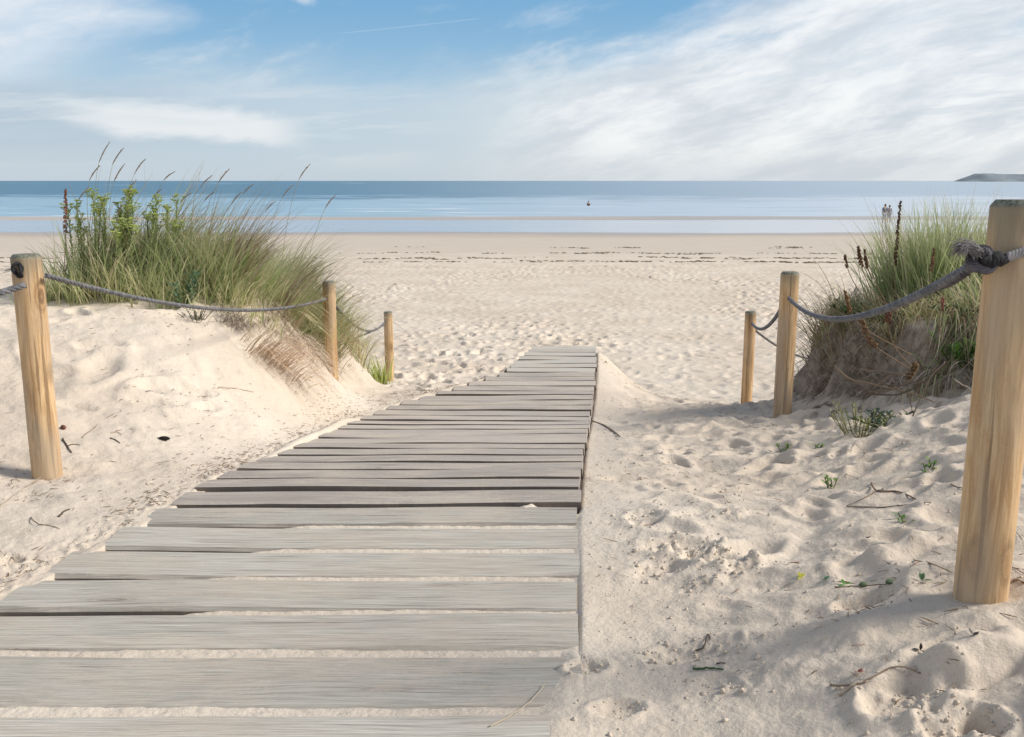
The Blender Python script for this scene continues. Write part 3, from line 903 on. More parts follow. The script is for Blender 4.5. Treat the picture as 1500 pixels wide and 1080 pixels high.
# ------------------------------------------------------------------ grass
def blades(roots, L, lean, width, cols, bend=.5, spread=.35, droop=0.0, seg=7, seed=0, radial=None):
    """roots (N,3); returns V, F, C"""
    rg = np.random.RandomState(seed)
    kk = rg.rand(len(roots)) < (.50 if len(roots) > 600 else 1.1)
    roots = roots[kk]; radial = radial[kk] if radial is not None else None
    N = len(roots)
    L = L*np.exp(np.clip(rg.normal(0, .26, N), -.7, .42))
    ang = rg.uniform(0, 2*np.pi, N)
    sp = np.abs(rg.normal(0, spread, N))
    hx = np.cos(ang)*sp+lean[0]+rg.normal(0, .08, N); hy = np.sin(ang)*sp*.8+lean[1]
    if radial is not None: hx += radial[:, 0]; hy += radial[:, 1]
    b = bend*rg.uniform(.4, 1.6, N)
    dr = droop*rg.uniform(.3, 1.7, N)
    ts = np.linspace(0, 1, seg+1)
    hl = np.sqrt(hx**2+hy**2)+1e-6
    ux = hx/hl; uy = hy/hl
    # integrate an arc: polar angle grows along the blade
    a0 = np.arctan(hl*.55); 
    P = np.zeros((N, seg+1, 3)); P[:, 0] = roots
    for i in range(1, seg+1):
        th = a0+(b+dr)*hl/(hl+.3)*ts[i]**1.4*1.6
        th = np.minimum(th, 2.3)
        st = L/seg
        P[:, i, 0] = P[:, i-1, 0]+np.sin(th)*ux*st
        P[:, i, 1] = P[:, i-1, 1]+np.sin(th)*uy*st
        P[:, i, 2] = P[:, i-1, 2]+np.cos(th)*st
    fa = rg.uniform(0, 2*np.pi, N)
    sx = np.cos(fa); sy = np.sin(fa)
    w = width*1.6*rg.uniform(.5, 1.5, N)
    prof = np.array([.9, 1, 1, .9, .75, .55, .35, .12])[:seg+1] if seg == 7 else np.linspace(1, .12, seg+1)
    off = (w[:, None]*prof[None, :]*.5)
    A = P.copy(); B = P.copy()
    A[:, :, 0] += off*sx[:, None]; A[:, :, 1] += off*sy[:, None]
    B[:, :, 0] -= off*sx[:, None]; B[:, :, 1] -= off*sy[:, None]
    V = np.stack([A, B], 2).reshape(-1, 3)
    i = np.arange(N)[:, None]*(seg+1)*2+np.arange(seg)[None, :]*2
    i = i.ravel()
    Fq = np.stack([i, i+1, i+3, i+2], 1)
    cols = np.array(cols)
    ci = cols[rg.randint(0, len(cols), N)]*rg.uniform(.95, 1.65, (N, 1))
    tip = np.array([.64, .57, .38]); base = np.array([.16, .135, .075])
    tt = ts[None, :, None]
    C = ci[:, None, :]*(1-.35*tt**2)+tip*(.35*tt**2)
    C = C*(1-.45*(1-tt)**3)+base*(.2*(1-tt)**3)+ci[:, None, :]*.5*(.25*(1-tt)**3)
    C = np.repeat(C[:, :, None, :], 2, 2).reshape(-1, 3)
    C = np.concatenate([C, np.ones((len(C), 1))], 1)
    return V, Fq, C
def roots_in(clumps, sub=.05, seed=0, sink=.02):
    """clumps: (x, y, rx, ry, n)"""
    rg = np.random.RandomState(seed)
    X = []; Y = []; RX = []; RY = []
    for (cx, cy, rx, ry, n) in clumps:
        ns = max(3, n//45)
        r = np.sqrt(rg.uniform(0, 1, ns)); a = rg.uniform(0, 2*np.pi, ns)
        sx = cx+rx*r*np.cos(a); sy = cy+ry*r*np.sin(a)
        k = rg.randint(0, ns, n)
        X.append(sx[k]+rg.normal(0, sub, n)); Y.append(sy[k]+rg.normal(0, sub, n))
        RX.append((X[-1]-cx)/max(rx, .1)*.22); RY.append((Y[-1]-cy)/max(ry, .1)*.15)
    X = np.concatenate(X); Y = np.concatenate(Y)
    Z = EYE-base_h(X, Y)-sink
    return np.stack([X, Y, Z], 1), np.stack([np.concatenate(RX), np.concatenate(RY)], 1)
GREEN = [(.30, .38, .14), (.38, .44, .20), (.22, .30, .12), (.46, .48, .25), (.56, .52, .32), (.32, .38, .22), (.16, .22, .08), (.50, .42, .28)]
PALE = [(.48, .48, .26), (.38, .43, .20), (.58, .54, .33), (.28, .35, .14), (.64, .58, .38)]
DRYC = [(.36, .27, .16), (.28, .20, .12), (.44, .34, .22), (.20, .14, .09), (.40, .33, .26)]
def tussock(name, label, clumps, L, lean, cols, width=.0045, bend=.5, spread=.3, droop=0, seed=1, sub=.05, cat='grass clump', part='blades', extra=(), group='clumps of marram grass on the dunes', rad=True):
    rt, rad_ = roots_in(clumps, sub, seed)
    c = rt.mean(0)
    root = thing(name, (c[0], c[1], float(EYE-base_h(np.array([c[0]]), np.array([c[1]]))[0])), label, cat, group)
    V, Fq, C = blades(rt, L, lean, width, cols, bend, spread, droop, seed=seed, radial=rad_ if rad else None)
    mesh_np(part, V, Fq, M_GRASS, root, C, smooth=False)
    for (pname, cl, L2, lean2, cols2, kw) in extra:
        r2, rr2 = roots_in(cl, kw.pop('sub', .05), seed+50)
        V, Fq, C = blades(r2, L2, lean2, kw.pop('width', .004), cols2, seed=seed+77, radial=rr2, **kw)
        mesh_np(pname, V, Fq, M_GRASS, root, C, smooth=False)
    return root

gA = tussock('marram_grass', 'tallest dark green marram clump at the left, mixed with spurge', [(-2.70, 6.6, .36, .32, 2000), (-2.42, 6.9, .36, .35, 2000), (-2.85, 7.0, .3, .3, 800), (-2.2, 6.75, .25, .3, 900)],
    .41, (.18, -.02), GREEN, bend=.75, spread=.5, seed=1,
    extra=[('long_blades', [(-2.5, 6.7, .5, .3, 420)], .62, (.40, 0), DRYC+GREEN[:2]+[(.16, .12, .09)], dict(bend=.8, spread=.25, width=.0035)), ('old_blades', [(-2.85, 6.35, .5, .15, 900), (-2.3, 6.4, .5, .12, 900)], .24, (.1, -.15), PALE, dict(bend=.9, spread=.6))])
gB = tussock('marram_grass', 'pale rounded marram clump in the middle of the left dune', [(-2.02, 6.75, .22, .2, 1700), (-1.95, 7.2, .3, .3, 1300)],
    .37, (.32, -.06), PALE+GREEN[:3], bend=.95, spread=.38, seed=2,
    extra=[('long_blades', [(-2.0, 6.9, .35, .3, 380)], .62, (.55, 0), DRYC+[(.16, .12, .09)], dict(bend=.8, spread=.22, width=.0035)), ('old_blades', [(-1.95, 6.6, .3, .08, 350)], .22, (.2, -.2), PALE, dict(bend=1.0, spread=.6))])
gC = tussock('marram_grass', 'wind-blown marram clump spilling right over the dune edge behind the middle left post', [(-1.92, 7.6, .28, .3, 2300), (-1.78, 8.1, .22, .35, 1600), (-2.05, 8.1, .3, .3, 1000)],
    .37, (.52, -.04), GREEN+PALE, bend=1.0, spread=.36, seed=3,
    extra=[('long_blades', [(-1.7, 7.8, .3, .3, 420)], .60, (.75, 0), PALE+DRYC+GREEN[:2], dict(bend=1.1, spread=.3, width=.004)), ('hanging_blades', [(-1.68, 7.9, .10, .35, 560), (-1.78, 7.2, .12, .12, 300)], .42, (.30, -.12), PALE+DRYC[:2], dict(bend=1.7, spread=.35, droop=.8))])
# far slope grasses near farthest left post
gD = tussock('marram_grass', 'thin sparse grass on the slope between the middle and farthest left posts', [(-1.55, 9.0, .12, .3, 170), (-1.42, 8.6, .08, .3, 70)],
    .34, (.12, -.08), PALE+DRYC[:2], bend=.8, spread=.5, seed=4)
p = ground(566, 562); 
gE = tussock('grass_tuft', 'yellow green blades at the foot of the farthest left post', [(-1.62, 11.55, .07, .05, 90)], .30, (-.1, -.02), [(.36, .42, .10), (.45, .48, .16)], width=.009, bend=.3, spread=.35, seed=5, group=None, cat='grass tuft')
q = at(566, 568, 9.0)
p = ground(706, 552)
gF = tussock('grass_tuft', 'low green tuft against the left edge of the boardwalk near its far end', [(-.34, 8.55, .12, .09, 260)], .07, (.05, -.02), [(.20, .28, .08), (.30, .36, .14)], width=.008, bend=.5, spread=.7, seed=6, group=None, cat='grass tuft')
# right hummock
gG = tussock('marram_grass', 'feathery pale green marram clump on top of the right hummock', [(2.80, 6.5, .22, .3, 2300), (3.15, 6.6, .3, .35, 2400), (3.6, 6.6, .35, .4, 1500)],
    .50, (-.05, -.02), [(.26, .33, .13), (.33, .39, .18), (.20, .27, .10), (.42, .44, .25)], bend=.45, spread=.33, seed=7,
    extra=[('fine_stems', [(2.85, 6.5, .35, .3, 220)], .58, (-.12, 0), [(.34, .30, .24), (.42, .38, .28)], dict(bend=.4, spread=.3, width=.0028))])
gH = tussock('marram_grass', 'pale straw grass fringe on the front of the right hummock beside the big post', [(2.95, 5.55, .22, .2, 800), (3.3, 5.5, .3, .2, 700)],
    .34, (-.12, -.12), PALE+[(.45, .45, .35), (.25, .33, .15)], bend=.8, spread=.45, seed=8,
    extra=[('trailing_blades', [(2.65, 5.6, .3, .12, 560), (3.0, 5.2, .35, .12, 590)], .40, (-.15, -.6), PALE+GREEN[:3]+DRYC, dict(bend=1.7, spread=.4, droop=.9))])
gI = tussock('marram_grass', 'short wispy grass fringe hanging over the left tip of the right hummock', [(2.36, 6.65, .16, .25, 1400), (2.55, 6.2, .2, .2, 1300), (2.9, 5.8, .25, .2, 900)],
    .22, (-.25, -.10), PALE+DRYC, bend=1.1, spread=.5, droop=.4, width=.0035, seed=9)
gK = tussock('marram_grass', 'long thin wiry stems arching left from the right hummock over the beach', [(2.25, 6.75, .08, .2, 70), (2.2, 6.4, .04, .1, 30)],
    .55, (-.55, -.05), DRYC, bend=1.1, spread=.25, droop=.3, width=.003, seed=10)

# seed stalks on the left clumps
def seedstalk(parent, px, py, ln=26, Y=6.7, lean=40, mat=M_DRY, hc=(.34, .27, .20)):
    rg = random.Random(int(px*7+py))
    tip = at(px+10, py-ln*.5, Y); low = at(px-6, py+ln*.5, Y)
    bx = at(px-lean, 400, Y).x
    base = Vector((bx, Y, float(EYE-base_h(np.array([bx]), np.array([Y]))[0])))
    ctrl = base.lerp(low, .6)+Vector((-.05, 0, .10))
    pts = [base*(1-t)**2+ctrl*2*t*(1-t)+low*t*t for t in np.linspace(0, 1, 12)]
    mb = MB(); cc = (.30, .27, .16, 1)
    mb.tube(pts, [.0013]*12, 4, col=cc)
    st = mb.build('seed_stalk', mat, parent)
    mb = MB()
    mid = low.lerp(tip, .5)+Vector((-.006, 0, .010))
    hp = [low*(1-t)**2+mid*2*t*(1-t)+tip*t*t for t in np.linspace(0, 1, 14)]
    for i, p in enumerate(hp):
        pass
    mb.tube(hp, [.0012+.0030*math.sin(math.pi*min(1, (i+.7)/13.5))**.7*(1+.25*rg.uniform(-1, 1)) for i in range(14)], 6, col=(*hc, 1))
    for i in range(26):
        k = rg.randint(1, 12); d = (hp[k+1]-hp[k-1]).normalized()
        mb.leaf(hp[k], d+Vector((rg.gauss(0, .25), rg.gauss(0, .25), rg.gauss(0, .2))), (0, 1, 0), .016, .003, (*[c*rg.uniform(.8, 1.5) for c in hc], 1))
    h = mb.build('seed_head', mat, None); h.parent = st; h.location = (0, 0, 0)
for (px, py, ln, par, le) in [(151, 223, 30, gA, 10), (171, 229, 24, gA, 15), (173, 253, 26, gA, 10), (203, 244, 22, gA, 30), (137, 253, 22, gA, 0), (246, 258, 12, gA, 40), (300, 266, 16, gA, 60), (326, 258, 20, gB, 40),
                          (270, 290, 14, gA, 50), (305, 288, 14, gB, 30), (362, 277, 14, gB, 50), (444, 252, 22, gC, 40), (482, 296, 20, gC, 50), (394, 303, 16, gB, 60), (345, 290, 18, gB, 40), (420, 280, 18, gC, 40),
                          (190, 275, 22, gA, 15), (120, 285, 20, gA, 0), (228, 285, 18, gA, 30)]:
    seedstalk(par, px, py, ln, {'marram_grass': 6.75}.get(par.name, 7.0), le)

# spurge plants
def spurge(px, top, base_y, Y, stems, label, dx=14, bright=1.0):
    rg = random.Random(px)
    b0 = at(px, base_y, Y)
    root = thing('sea_spurge', (b0.x, Y, float(EYE-base_h(np.array([b0.x]), np.array([Y]))[0])), label, 'plant', 'green spurge plants in the left grass')
    for s in range(stems):
        ms, ml, mt = MB(), MB(), MB()
        tp = at(px+rg.uniform(-dx, dx), top+rg.uniform(0, 40)*(s > 0), Y+rg.uniform(-.10, .10))
        bs = root.location+Vector((rg.uniform(-.06, .06), rg.uniform(-.06, .06), -.01))
        ct = bs.lerp(tp, .5)+Vector((rg.uniform(-.04, .04), 0, .0))
        P = [bs*(1-t)**2+ct*2*t*(1-t)+tp*t*t for t in np.linspace(0, 1, 14)]
        ms.tube(P, [.0055-.002*i/13 for i in range(14)], 5, col=(.24, .27, .12, 1))
        LL = (tp-bs).length
        nl = int(LL/.009)
        for i in range(nl):
            t = .12+.88*i/nl; p = bs*(1-t)**2+ct*2*t*(1-t)+tp*t*t
            a = i*2.4
            d = Vector((math.cos(a), math.sin(a), .8))
            g = rg.uniform(.7, 1.25)*bright
            c = (.40*g, .46*g, .22*g, 1) if t > .5 else (.27*g, .33*g, .17*g, 1)
            ml.leaf(p, d, (0, 0, 1), .036, .013, c)
        for k in range(9):
            a = rg.uniform(0, 6.28); q = tp+Vector((math.cos(a)*.045*rg.random(), math.sin(a)*.045, rg.uniform(-.02, .03)))
            mt.tube([tp+Vector((0, 0, -.03)), q], .002, 4, col=(.40, .48, .16, 1))
            for j in range(6):
                b = j*1.05
                g = rg.uniform(.8, 1.2)*bright
                mt.leaf(q, Vector((math.cos(b), math.sin(b), .5)), (0, 0, 1), .022, .018, (.56*g, .63*g, .24*g, 1))
        st = ms.build('stem', M_LEAF, root); lw = ml.build('leaf_whorl', M_LEAF, None, smooth=False); fh = mt.build('flower_head', M_LEAF, None, smooth=False)
        for o in (lw, fh): o.parent = st; o.location = (0, 0, 0)
spurge(112, 300, 405, 6.47, 5, 'leftmost green spurge, next to the dry brown spike')
spurge(146, 284, 408, 6.47, 6, 'second green spurge from the left, at the tall end of the grass')
spurge(178, 280, 410, 6.52, 8, 'tallest green spurge with pale lime heads', 18)
spurge(222, 292, 408, 6.57, 6, 'narrow green spurge right of the tallest one')
spurge(252, 292, 408, 6.62, 5, 'rightmost green spurge with a bright head against the sea')
spurge(184, 322, 412, 6.42, 8, 'low bright green spurge in front, half buried in grass', 18, 1.15)
def bushy(name, cx, cy, n, r, hgt, cols, label, cat='plant', leafL=.05, leafW=.014, mat=M_LEAF, lean=(0, 0), seed=1, stems=True, gap=.012):
    rg = random.Random(seed)
    z = float(EYE-base_h(np.array([cx]), np.array([cy]))[0])
    root = thing(name, (cx, cy, z), label, cat)
    ms, ml = MB(), MB()
    for s in range(n):
        a = rg.uniform(0, 6.28); q = r*math.sqrt(rg.random())
        bs = Vector((cx+q*.5*math.cos(a), cy+q*.5*math.sin(a), z-.02))
        tp = Vector((cx+q*1.3*math.cos(a)+lean[0]*hgt, cy+q*1.3*math.sin(a)+lean[1]*hgt, z+hgt*rg.uniform(.5, 1.1)))
        ct = bs.lerp(tp, .5)+Vector((0, 0, .05*hgt))
        f = lambda t: bs*(1-t)**2+ct*2*t*(1-t)+tp*t*t
        c0 = rg.choice(cols)
        ms.tube([f(t) for t in np.linspace(0, 1, 8)], .002, 4, col=(c0[0]*.7, c0[1]*.6, c0[2]*.6, 1))
        nl = max(4, int((tp-bs).length/gap))
        for i in range(nl):
            t = .15+.85*i/nl; aa = i*2.4+s
            c = rg.choice(cols); g = rg.uniform(.75, 1.25)
            ml.leaf(f(t), Vector((math.cos(aa), math.sin(aa), rg.uniform(.1, .9))), (0, 0, 1), leafL*rg.uniform(.6, 1.2), leafW, (c[0]*g, c[1]*g, c[2]*g, 1))
    ms.build('stem', mat, root); ml.build('leaves', mat, root, smooth=False)
    return root
bushy('sea_holly', -2.18, 6.30, 7, .10, .26, [(.12, .22, .13), (.16, .28, .15), (.10, .18, .12)], 'blue green broad-leaved plant low in the middle of the left grass', leafL=.07, leafW=.02, seed=21)
p = ground(288, 470)
bushy('dune_shrublet', p.x, p.y, 16, .09, .07, [(.20, .21, .13), (.27, .26, .17), (.13, .13, .08)], 'small grey green cushion plant on bare sand below the left rope', leafL=.018, leafW=.007, seed=22, gap=.006)
# right hummock plants
bushy('fern_plant', 2.62, 5.42, 26, .16, .15, [(.12, .26, .04), (.20, .36, .06), (.09, .18, .04)], 'bright green leafy plant on the right hummock beside the big post', leafL=.07, leafW=.012, seed=23, lean=(-.2, -.3))
bushy('ground_ivy', 2.46, 6.40, 34, .28, .08, [(.09, .16, .05), (.14, .22, .07), (.06, .10, .04)], 'dark green low cover under the feathery grass of the right hummock', leafL=.06, leafW=.02, seed=24)
bushy('ground_ivy', 2.95, 5.75, 44, .34, .09, [(.14, .20, .08), (.22, .27, .14), (.10, .14, .07)], 'grey green low cover on the shoulder of the right hummock near the frame edge', leafL=.04, leafW=.02, seed=25)
p = ground(1258, 636)
bushy('seedling_plant', p.x, p.y, 30, .13, .15, [(.36, .38, .16), (.44, .43, .22), (.28, .31, .13)], 'small upright yellow green plant on sand before the right hummock', leafL=.022, leafW=.007, seed=26, gap=.008)
p = ground(1312, 612)
bushy('creeping_plant', p.x+.04, p.y+.12, 26, .17, .035, [(.07, .12, .07), (.10, .15, .08), (.05, .08, .05)], 'dark creeping leaves at the foot of the right hummock', leafL=.035, leafW=.025, seed=27)
for (px, py, r_, lb, sd) in [(1197, 657, .05, 'small green seedling left of the yellow green plant', 31), (1362, 688, .04, 'thin green sprig on shaded sand left of the big post', 32),
                             (1332, 758, .035, 'two-leaved green sprig lying on sand left of the big post', 33), (1217, 715, .03, 'tiny yellow green sprout beside the forked twig', 34), (1148, 660, .04, 'tiny dark green sprout on the trodden sand', 35), (1440, 655, .05, 'pale green sprig close to the left side of the big post', 36),
                             (888, 532, .06, 'tiny green sprout at the right edge of the far boardwalk', 37)]:
    p = ground(px, py)
    bushy('seedling', p.x, p.y, 4, r_, .03, [(.12, .22, .05), (.20, .30, .08)], lb, cat='seedling', leafL=.03, leafW=.014, seed=sd)

# dried flower stalks
def dock(pts, head, label, r=.0035, hw=.014, dens=130, col=(.15, .085, .05), parentname='dried_flower_stalk', seed=1):
    """pts: world points from root to tip; head: fraction of the stalk, counted from the tip, that carries seed"""
    rg = random.Random(seed)
    root = thing(parentname, pts[0], label, 'dried plant', 'dried brown flower stalks')
    P = [Vector(p) for p in pts]
    def f(t):
        n = len(P)-1; s = min(n-1, int(t*n)); u = t*n-s
        p0 = P[max(s-1, 0)]; p1 = P[s]; p2 = P[s+1]; p3 = P[min(s+2, n)]
        return .5*((2*p1)+(-p0+p2)*u+(2*p0-5*p1+4*p2-p3)*u*u+(-p0+3*p1-3*p2+p3)*u**3)
    mb = MB(); N = 24
    mb.tube([f(i/(N-1)) for i in range(N)], [r*(1-.5*i/(N-1)) for i in range(N)], 5, col=(.26, .18, .12, 1))
    mb.build('stalk', M_DRY, root)
    mb = MB()
    for i in range(dens):
        t = 1-head*rg.random(); p = f(t)
        w = hw*(1-.55*(t-(1-head))/head)*rg.uniform(.3, 1)
        a = rg.uniform(0, 6.28)
        q = p+Vector((math.cos(a)*w, math.sin(a)*w, rg.uniform(-.006, .006)))
        g = rg.uniform(.5, 1.7)
        mb.blob(q, rg.uniform(.003, .0062), 5, 3, .3, (col[0]*g, col[1]*g, col[2]*g, 1), 1.2, rg)
    mb.build('flower_spike', M_DRY, root)
def fromx(pxs, Y0, Y1):
    n = len(pxs)
    return [at(x, y, Y0+(Y1-Y0)*i/(n-1)) for i, (x, y) in enumerate(pxs)]
dock(fromx([(92, 410), (95, 375), (96, 330), (96, 278)], 6.4, 6.4), .42, 'upright reddish brown dried spike left of the green spurge', hw=.016, dens=150, col=(.22, .10, .06), seed=2)
dock(fromx([(1312, 455), (1311, 400), (1314, 350), (1319, 296)], 6.3, 6.3), .62, 'tallest dark dried spike rising above the right hummock', hw=.014, dens=230, col=(.10, .06, .035), seed=3)
dock(fromx([(1300, 450), (1275, 420), (1262, 390), (1257, 362)], 6.0, 5.8), .35, 'dried spike pair, taller head, left of the tallest spike', hw=.016, dens=110, seed=4)
dock(fromx([(1302, 452), (1285, 420), (1272, 395), (1266, 366)], 6.0, 5.9), .30, 'dried spike close right of the paired taller head', hw=.012, dens=80, seed=5)
dock(fromx([(1290, 448), (1262, 430), (1244, 400), (1238, 374)], 6.0, 5.8), .25, 'leftmost upper dried spike leaning toward the beach', hw=.011, dens=60, seed=6)
dock(fromx([(1335, 520), (1280, 490), (1250, 465), (1238, 428)], 5.2, 5.2), .28, 'dried spike crossing behind the thick right rope at its low point', hw=.013, dens=90, col=(.20, .11, .05), seed=7)
dock(fromx([(1340, 545), (1300, 520), (1275, 500), (1262, 468)], 5.0, 5.1), .45, 'orange brown dried spike just below the thick right rope', hw=.022, dens=160, col=(.19, .11, .06), seed=8)
dock(fromx([(1338, 540), (1312, 510), (1302, 480), (1300, 452)], 5.0, 5.0), .25, 'dried rusty head under the rope at the middle of the hummock', hw=.022, dens=110, col=(.18, .09, .06), seed=9)
dock(fromx([(1272, 575), (1310, 570), (1330, 555), (1342, 532)], 4.9, 4.8), .35, 'drooping cluster of golden brown dried seeds low on the hummock', hw=.026, dens=150, col=(.19, .125, .065), seed=10)
dock(fromx([(1365, 440), (1362, 410), (1366, 385), (1368, 365)], 5.6, 5.6), .5, 'dried spike standing in the feathery grass behind the thick rope', hw=.011, dens=80, col=(.16, .09, .05), seed=11)
dock(fromx([(1380, 500), (1376, 470), (1380, 450), (1381, 437)], 4.8, 4.8), .4, 'short dried stem with a reddish head near the big post', hw=.008, dens=40, col=(.2, .08, .06), seed=12)

# dead twigs at the foot of the hummock, each a branched stick
def stick(pts, r0, r1, col, name, label, cat='twig', sides=(), group=None, n=5, jit=.002, seed=1):
    rg = random.Random(seed)
    mb = MB()
    def cr(P, N=14):
        P = [Vector(p) for p in P]; o = []
        for k in range(N):
            t = k/(N-1); n_ = len(P)-1; s = min(n_-1, int(t*n_)); u = t*n_-s
            p0 = P[max(s-1, 0)]; p1 = P[s]; p2 = P[s+1]; p3 = P[min(s+2, n_)]
            o.append(.5*((2*p1)+(-p0+p2)*u+(2*p0-5*p1+4*p2-p3)*u*u+(-p0+3*p1-3*p2+p3)*u**3)+Vector((rg.gauss(0, jit), rg.gauss(0, jit), rg.gauss(0, jit*.6))))
        return o
    m = cr(pts)
    mb.tube(m, [r0+(r1-r0)*i/13 for i in range(14)], n, col=(*col, 1))
    for s in sides: mb.tube(cr(s), [r0*.6*(1-.6*i/13) for i in range(14)], n, col=(*col, 1))
    o = mb.build(name, M_DRY, None, loc=m[0])
    return tag(o, label, cat, group)
TW = (.20, .145, .10)
stick(fromx([(1222, 536), (1245, 555), (1285, 565), (1340, 578), (1370, 590)], 5.1, 4.7), .006, .003, (.26, .19, .13), 'dead_branch', 'long pale dead branch sticking left out of the hummock foot', 'branch', [fromx([(1285, 565), (1310, 550), (1345, 545)], 5.0, 4.7)])
stick(fromx([(1276, 577), (1320, 577), (1360, 555), (1400, 520)], 4.9, 4.6), .005, .0025, (.15, .11, .08), 'dead_branch', 'dark dead branch curving up right under the green leafy plant', 'branch', [fromx([(1330, 575), (1336, 600), (1335, 615)], 4.8, 4.7)])
stick(fromx([(1275, 550), (1305, 565), (1340, 560), (1375, 540)], 4.8, 4.7), .004, .002, (.13, .10, .075), 'dead_branch', 'short dark dead branch beside the golden seed cluster', 'branch')
stick(fromx([(1262, 542), (1300, 545), (1340, 552)], 4.9, 4.7), .003, .0015, (.28, .21, .15), 'dead_branch', 'thin straight dead stem pointing left on the hummock face', 'branch')
stick(fromx([(1335, 615), (1350, 580), (1365, 550), (1385, 530)], 4.55, 4.6), .004, .002, (.22, .17, .13), 'dead_branch', 'bent dead stem rising from the dark creeping leaves', 'branch')
stick(fromx([(1398, 556), (1420, 570), (1440, 580)], 4.3, 4.2), .004, .003, (.36, .30, .24), 'dead_branch', 'pale broken stick poking out beside the big post', 'branch')
# hairy roots hanging from the eroded faces
def roots(name, label, xr, yr, n, L, cols, seed, lean=(-.3, -.25), clump=False, cat='roots', face=None, width=.003, droop=1.6, mind=.6):
    rg = np.random.RandomState(seed)
    X = rg.uniform(*xr, 6000); Y = rg.uniform(*yr, 6000)
    e = .06
    h0 = base_h(X, Y); gx = (base_h(X+e, Y)-base_h(X-e, Y))/(2*e); gy = (base_h(X, Y+e)-base_h(X, Y-e))/(2*e)
    sl = np.sqrt(gx**2+gy**2)
    k = np.where((sl > mind) & (vnoise(X*5, Y*5, 300+seed) > -.05))[0][:n]
    X = X[k]; Y = Y[k]
    c = (X.mean(), Y.mean())
    root = thing(name, (c[0], c[1], float(EYE-base_h(np.array([c[0]]), np.array([c[1]]))[0])), label, cat)
    rt = np.stack([X, Y, EYE-base_h(X, Y)+.0], 1)
    rad = np.stack([gx[k], gy[k]], 1)/np.maximum(sl[k], .1)[:, None]*.7
    V, Fq, C = blades(rt, L, lean, width, cols, bend=droop, spread=.5, droop=.6, seed=seed, radial=rad)
    tag(mesh_np('root_fibres', V, Fq, M_DRY, root, C*.9, smooth=False), kind='stuff')
BR = [(.24, .18, .14), (.32, .25, .20), (.42, .35, .29), (.16, .12, .09), (.50, .42, .36)]
roots('exposed_roots', 'brown hairy roots hanging on the eroded left face of the right hummock', (1.95, 2.7), (5.5, 7.0), 3000, .13, BR[:4], 61, width=.004)
roots('exposed_roots', 'grey brown root tangle beside the big post under the leafy plant', (2.35, 3.6), (4.8, 5.9), 3000, .24, BR, 62, (-.1, -.4), width=.004)
roots('exposed_roots', 'dry grey brown root mat hanging on the eroded end of the left dune', (-1.80, -1.38), (6.2, 8.3), 380, .10, [(.62, .52, .44), (.70, .60, .50), (.46, .36, .29)]+BR[2:]+[(.42, .34, .26)], 63, (.2, -.35), mind=.7)
tussock('dead_grass', 'flattened reddish straw lying on sand left of the middle left post', [(-1.66, 6.15, .05, .1, 90), (-1.55, 6.25, .10, .12, 120)], .38, (1.2, -.30), [(.60, .44, .32), (.50, .36, .26), (.66, .54, .40)], bend=1.1, spread=.12, droop=.5, width=.004, seed=12, cat='dead grass', group=None)
tussock('dead_grass', 'grey withered grass head hanging below the middle of the left rope', [(-1.86, 6.35, .03, .04, 150)], .20, (.35, -.5), [(.30, .25, .22), (.20, .16, .14), (.38, .33, .29)], bend=1.8, spread=.4, droop=.8, width=.004, seed=13, cat='dead grass', group=None)
tussock('dead_grass', 'thick grey brown thatch of withered grass left of the middle left post', [(-1.72, 6.72, .20, .12, 190), (-1.54, 6.95, .08, .14, 110)], .19, (.25, -.35), BR[1:]+[(.62, .53, .45), (.70, .60, .51)], bend=2.2, spread=.7, droop=1.2, width=.004, seed=14, cat='dead grass', group=None)

# ------------------------------------------------------------------ sticks and bits lying on the sand
def lay(pxs, lift=.004):
    o = []
    for (x, y) in pxs:
        p = ground(x, y); p.z += lift; o.append(p)
    return o
def ls(pxs, r, col, label, name='twig', cat='twig', sides=(), seed=1, lift=.003):
    stick(lay(pxs, lift), r, r*.6, col, name, label, cat, [lay(s, lift) for s in sides], seed=seed, jit=.0012)
DK = (.10, .075, .055); ST = (.50, .40, .28)
ls([(716, 1079), (745, 1062), (775, 1042), (798, 1013)], .0018, (.62, .52, .38), 'thin curved straw over the near right corner of the boardwalk', 'straw', 'straw', lift=.012)
ls([(1228, 1026), (1250, 1012), (1272, 999)], .0028, (.55, .44, .32), 'pale straight stick beside the deep footprint at lower right')
ls([(1215, 1012), (1260, 1004), (1310, 995), (1349, 990)], .0026, (.30, .23, .17), 'long thin brown stick lying across sand at lower right')
ls([(1276, 712), (1285, 722), (1315, 722), (1342, 733)], .004, (.24, .17, .12), 'forked brown twig on sand left of the big post', sides=[[(1284, 722), (1265, 735), (1240, 745)]])
ls([(1240, 744), (1300, 744), (1355, 743), (1362, 744)], .0022, (.26, .20, .15), 'long straight thin stem just below the forked twig')
ls([(868, 618), (882, 623), (896, 631), (908, 641)], .007, (.33, .26, .19), 'curved stick end poking from under the right side of the boardwalk')
ls([(1338, 822), (1365, 830), (1395, 842)], .0022, (.34, .26, .19), 'thin stem touching the foot of the big post from the left')
ls([(1474, 863), (1488, 860), (1499, 857)], .003, (.36, .22, .13), 'reddish straw bits right of the big post foot')
ls([(1222, 862), (1255, 861), (1300, 860)], .0022, (.22, .17, .11), 'fine trailing stem carrying green buds on sand')
ls([(120, 644), (140, 627), (160, 612), (178, 605)], .0022, (.30, .24, .19), 'long thin grey stalk on sand right of the near left post')
ls([(162, 636), (172, 636), (178, 638)], .002, ST, 'short pale straw beside the long thin grey stalk', 'straw', 'straw')
ls([(0, 745), (30, 722), (76, 693)], .0020, (.50, .42, .30), 'very long straight straw left of the near left post foot', 'straw', 'straw')
ls([(162, 644), (170, 648), (176, 651)], .003, DK, 'dark short twig above the dark seed pod on the left sand')
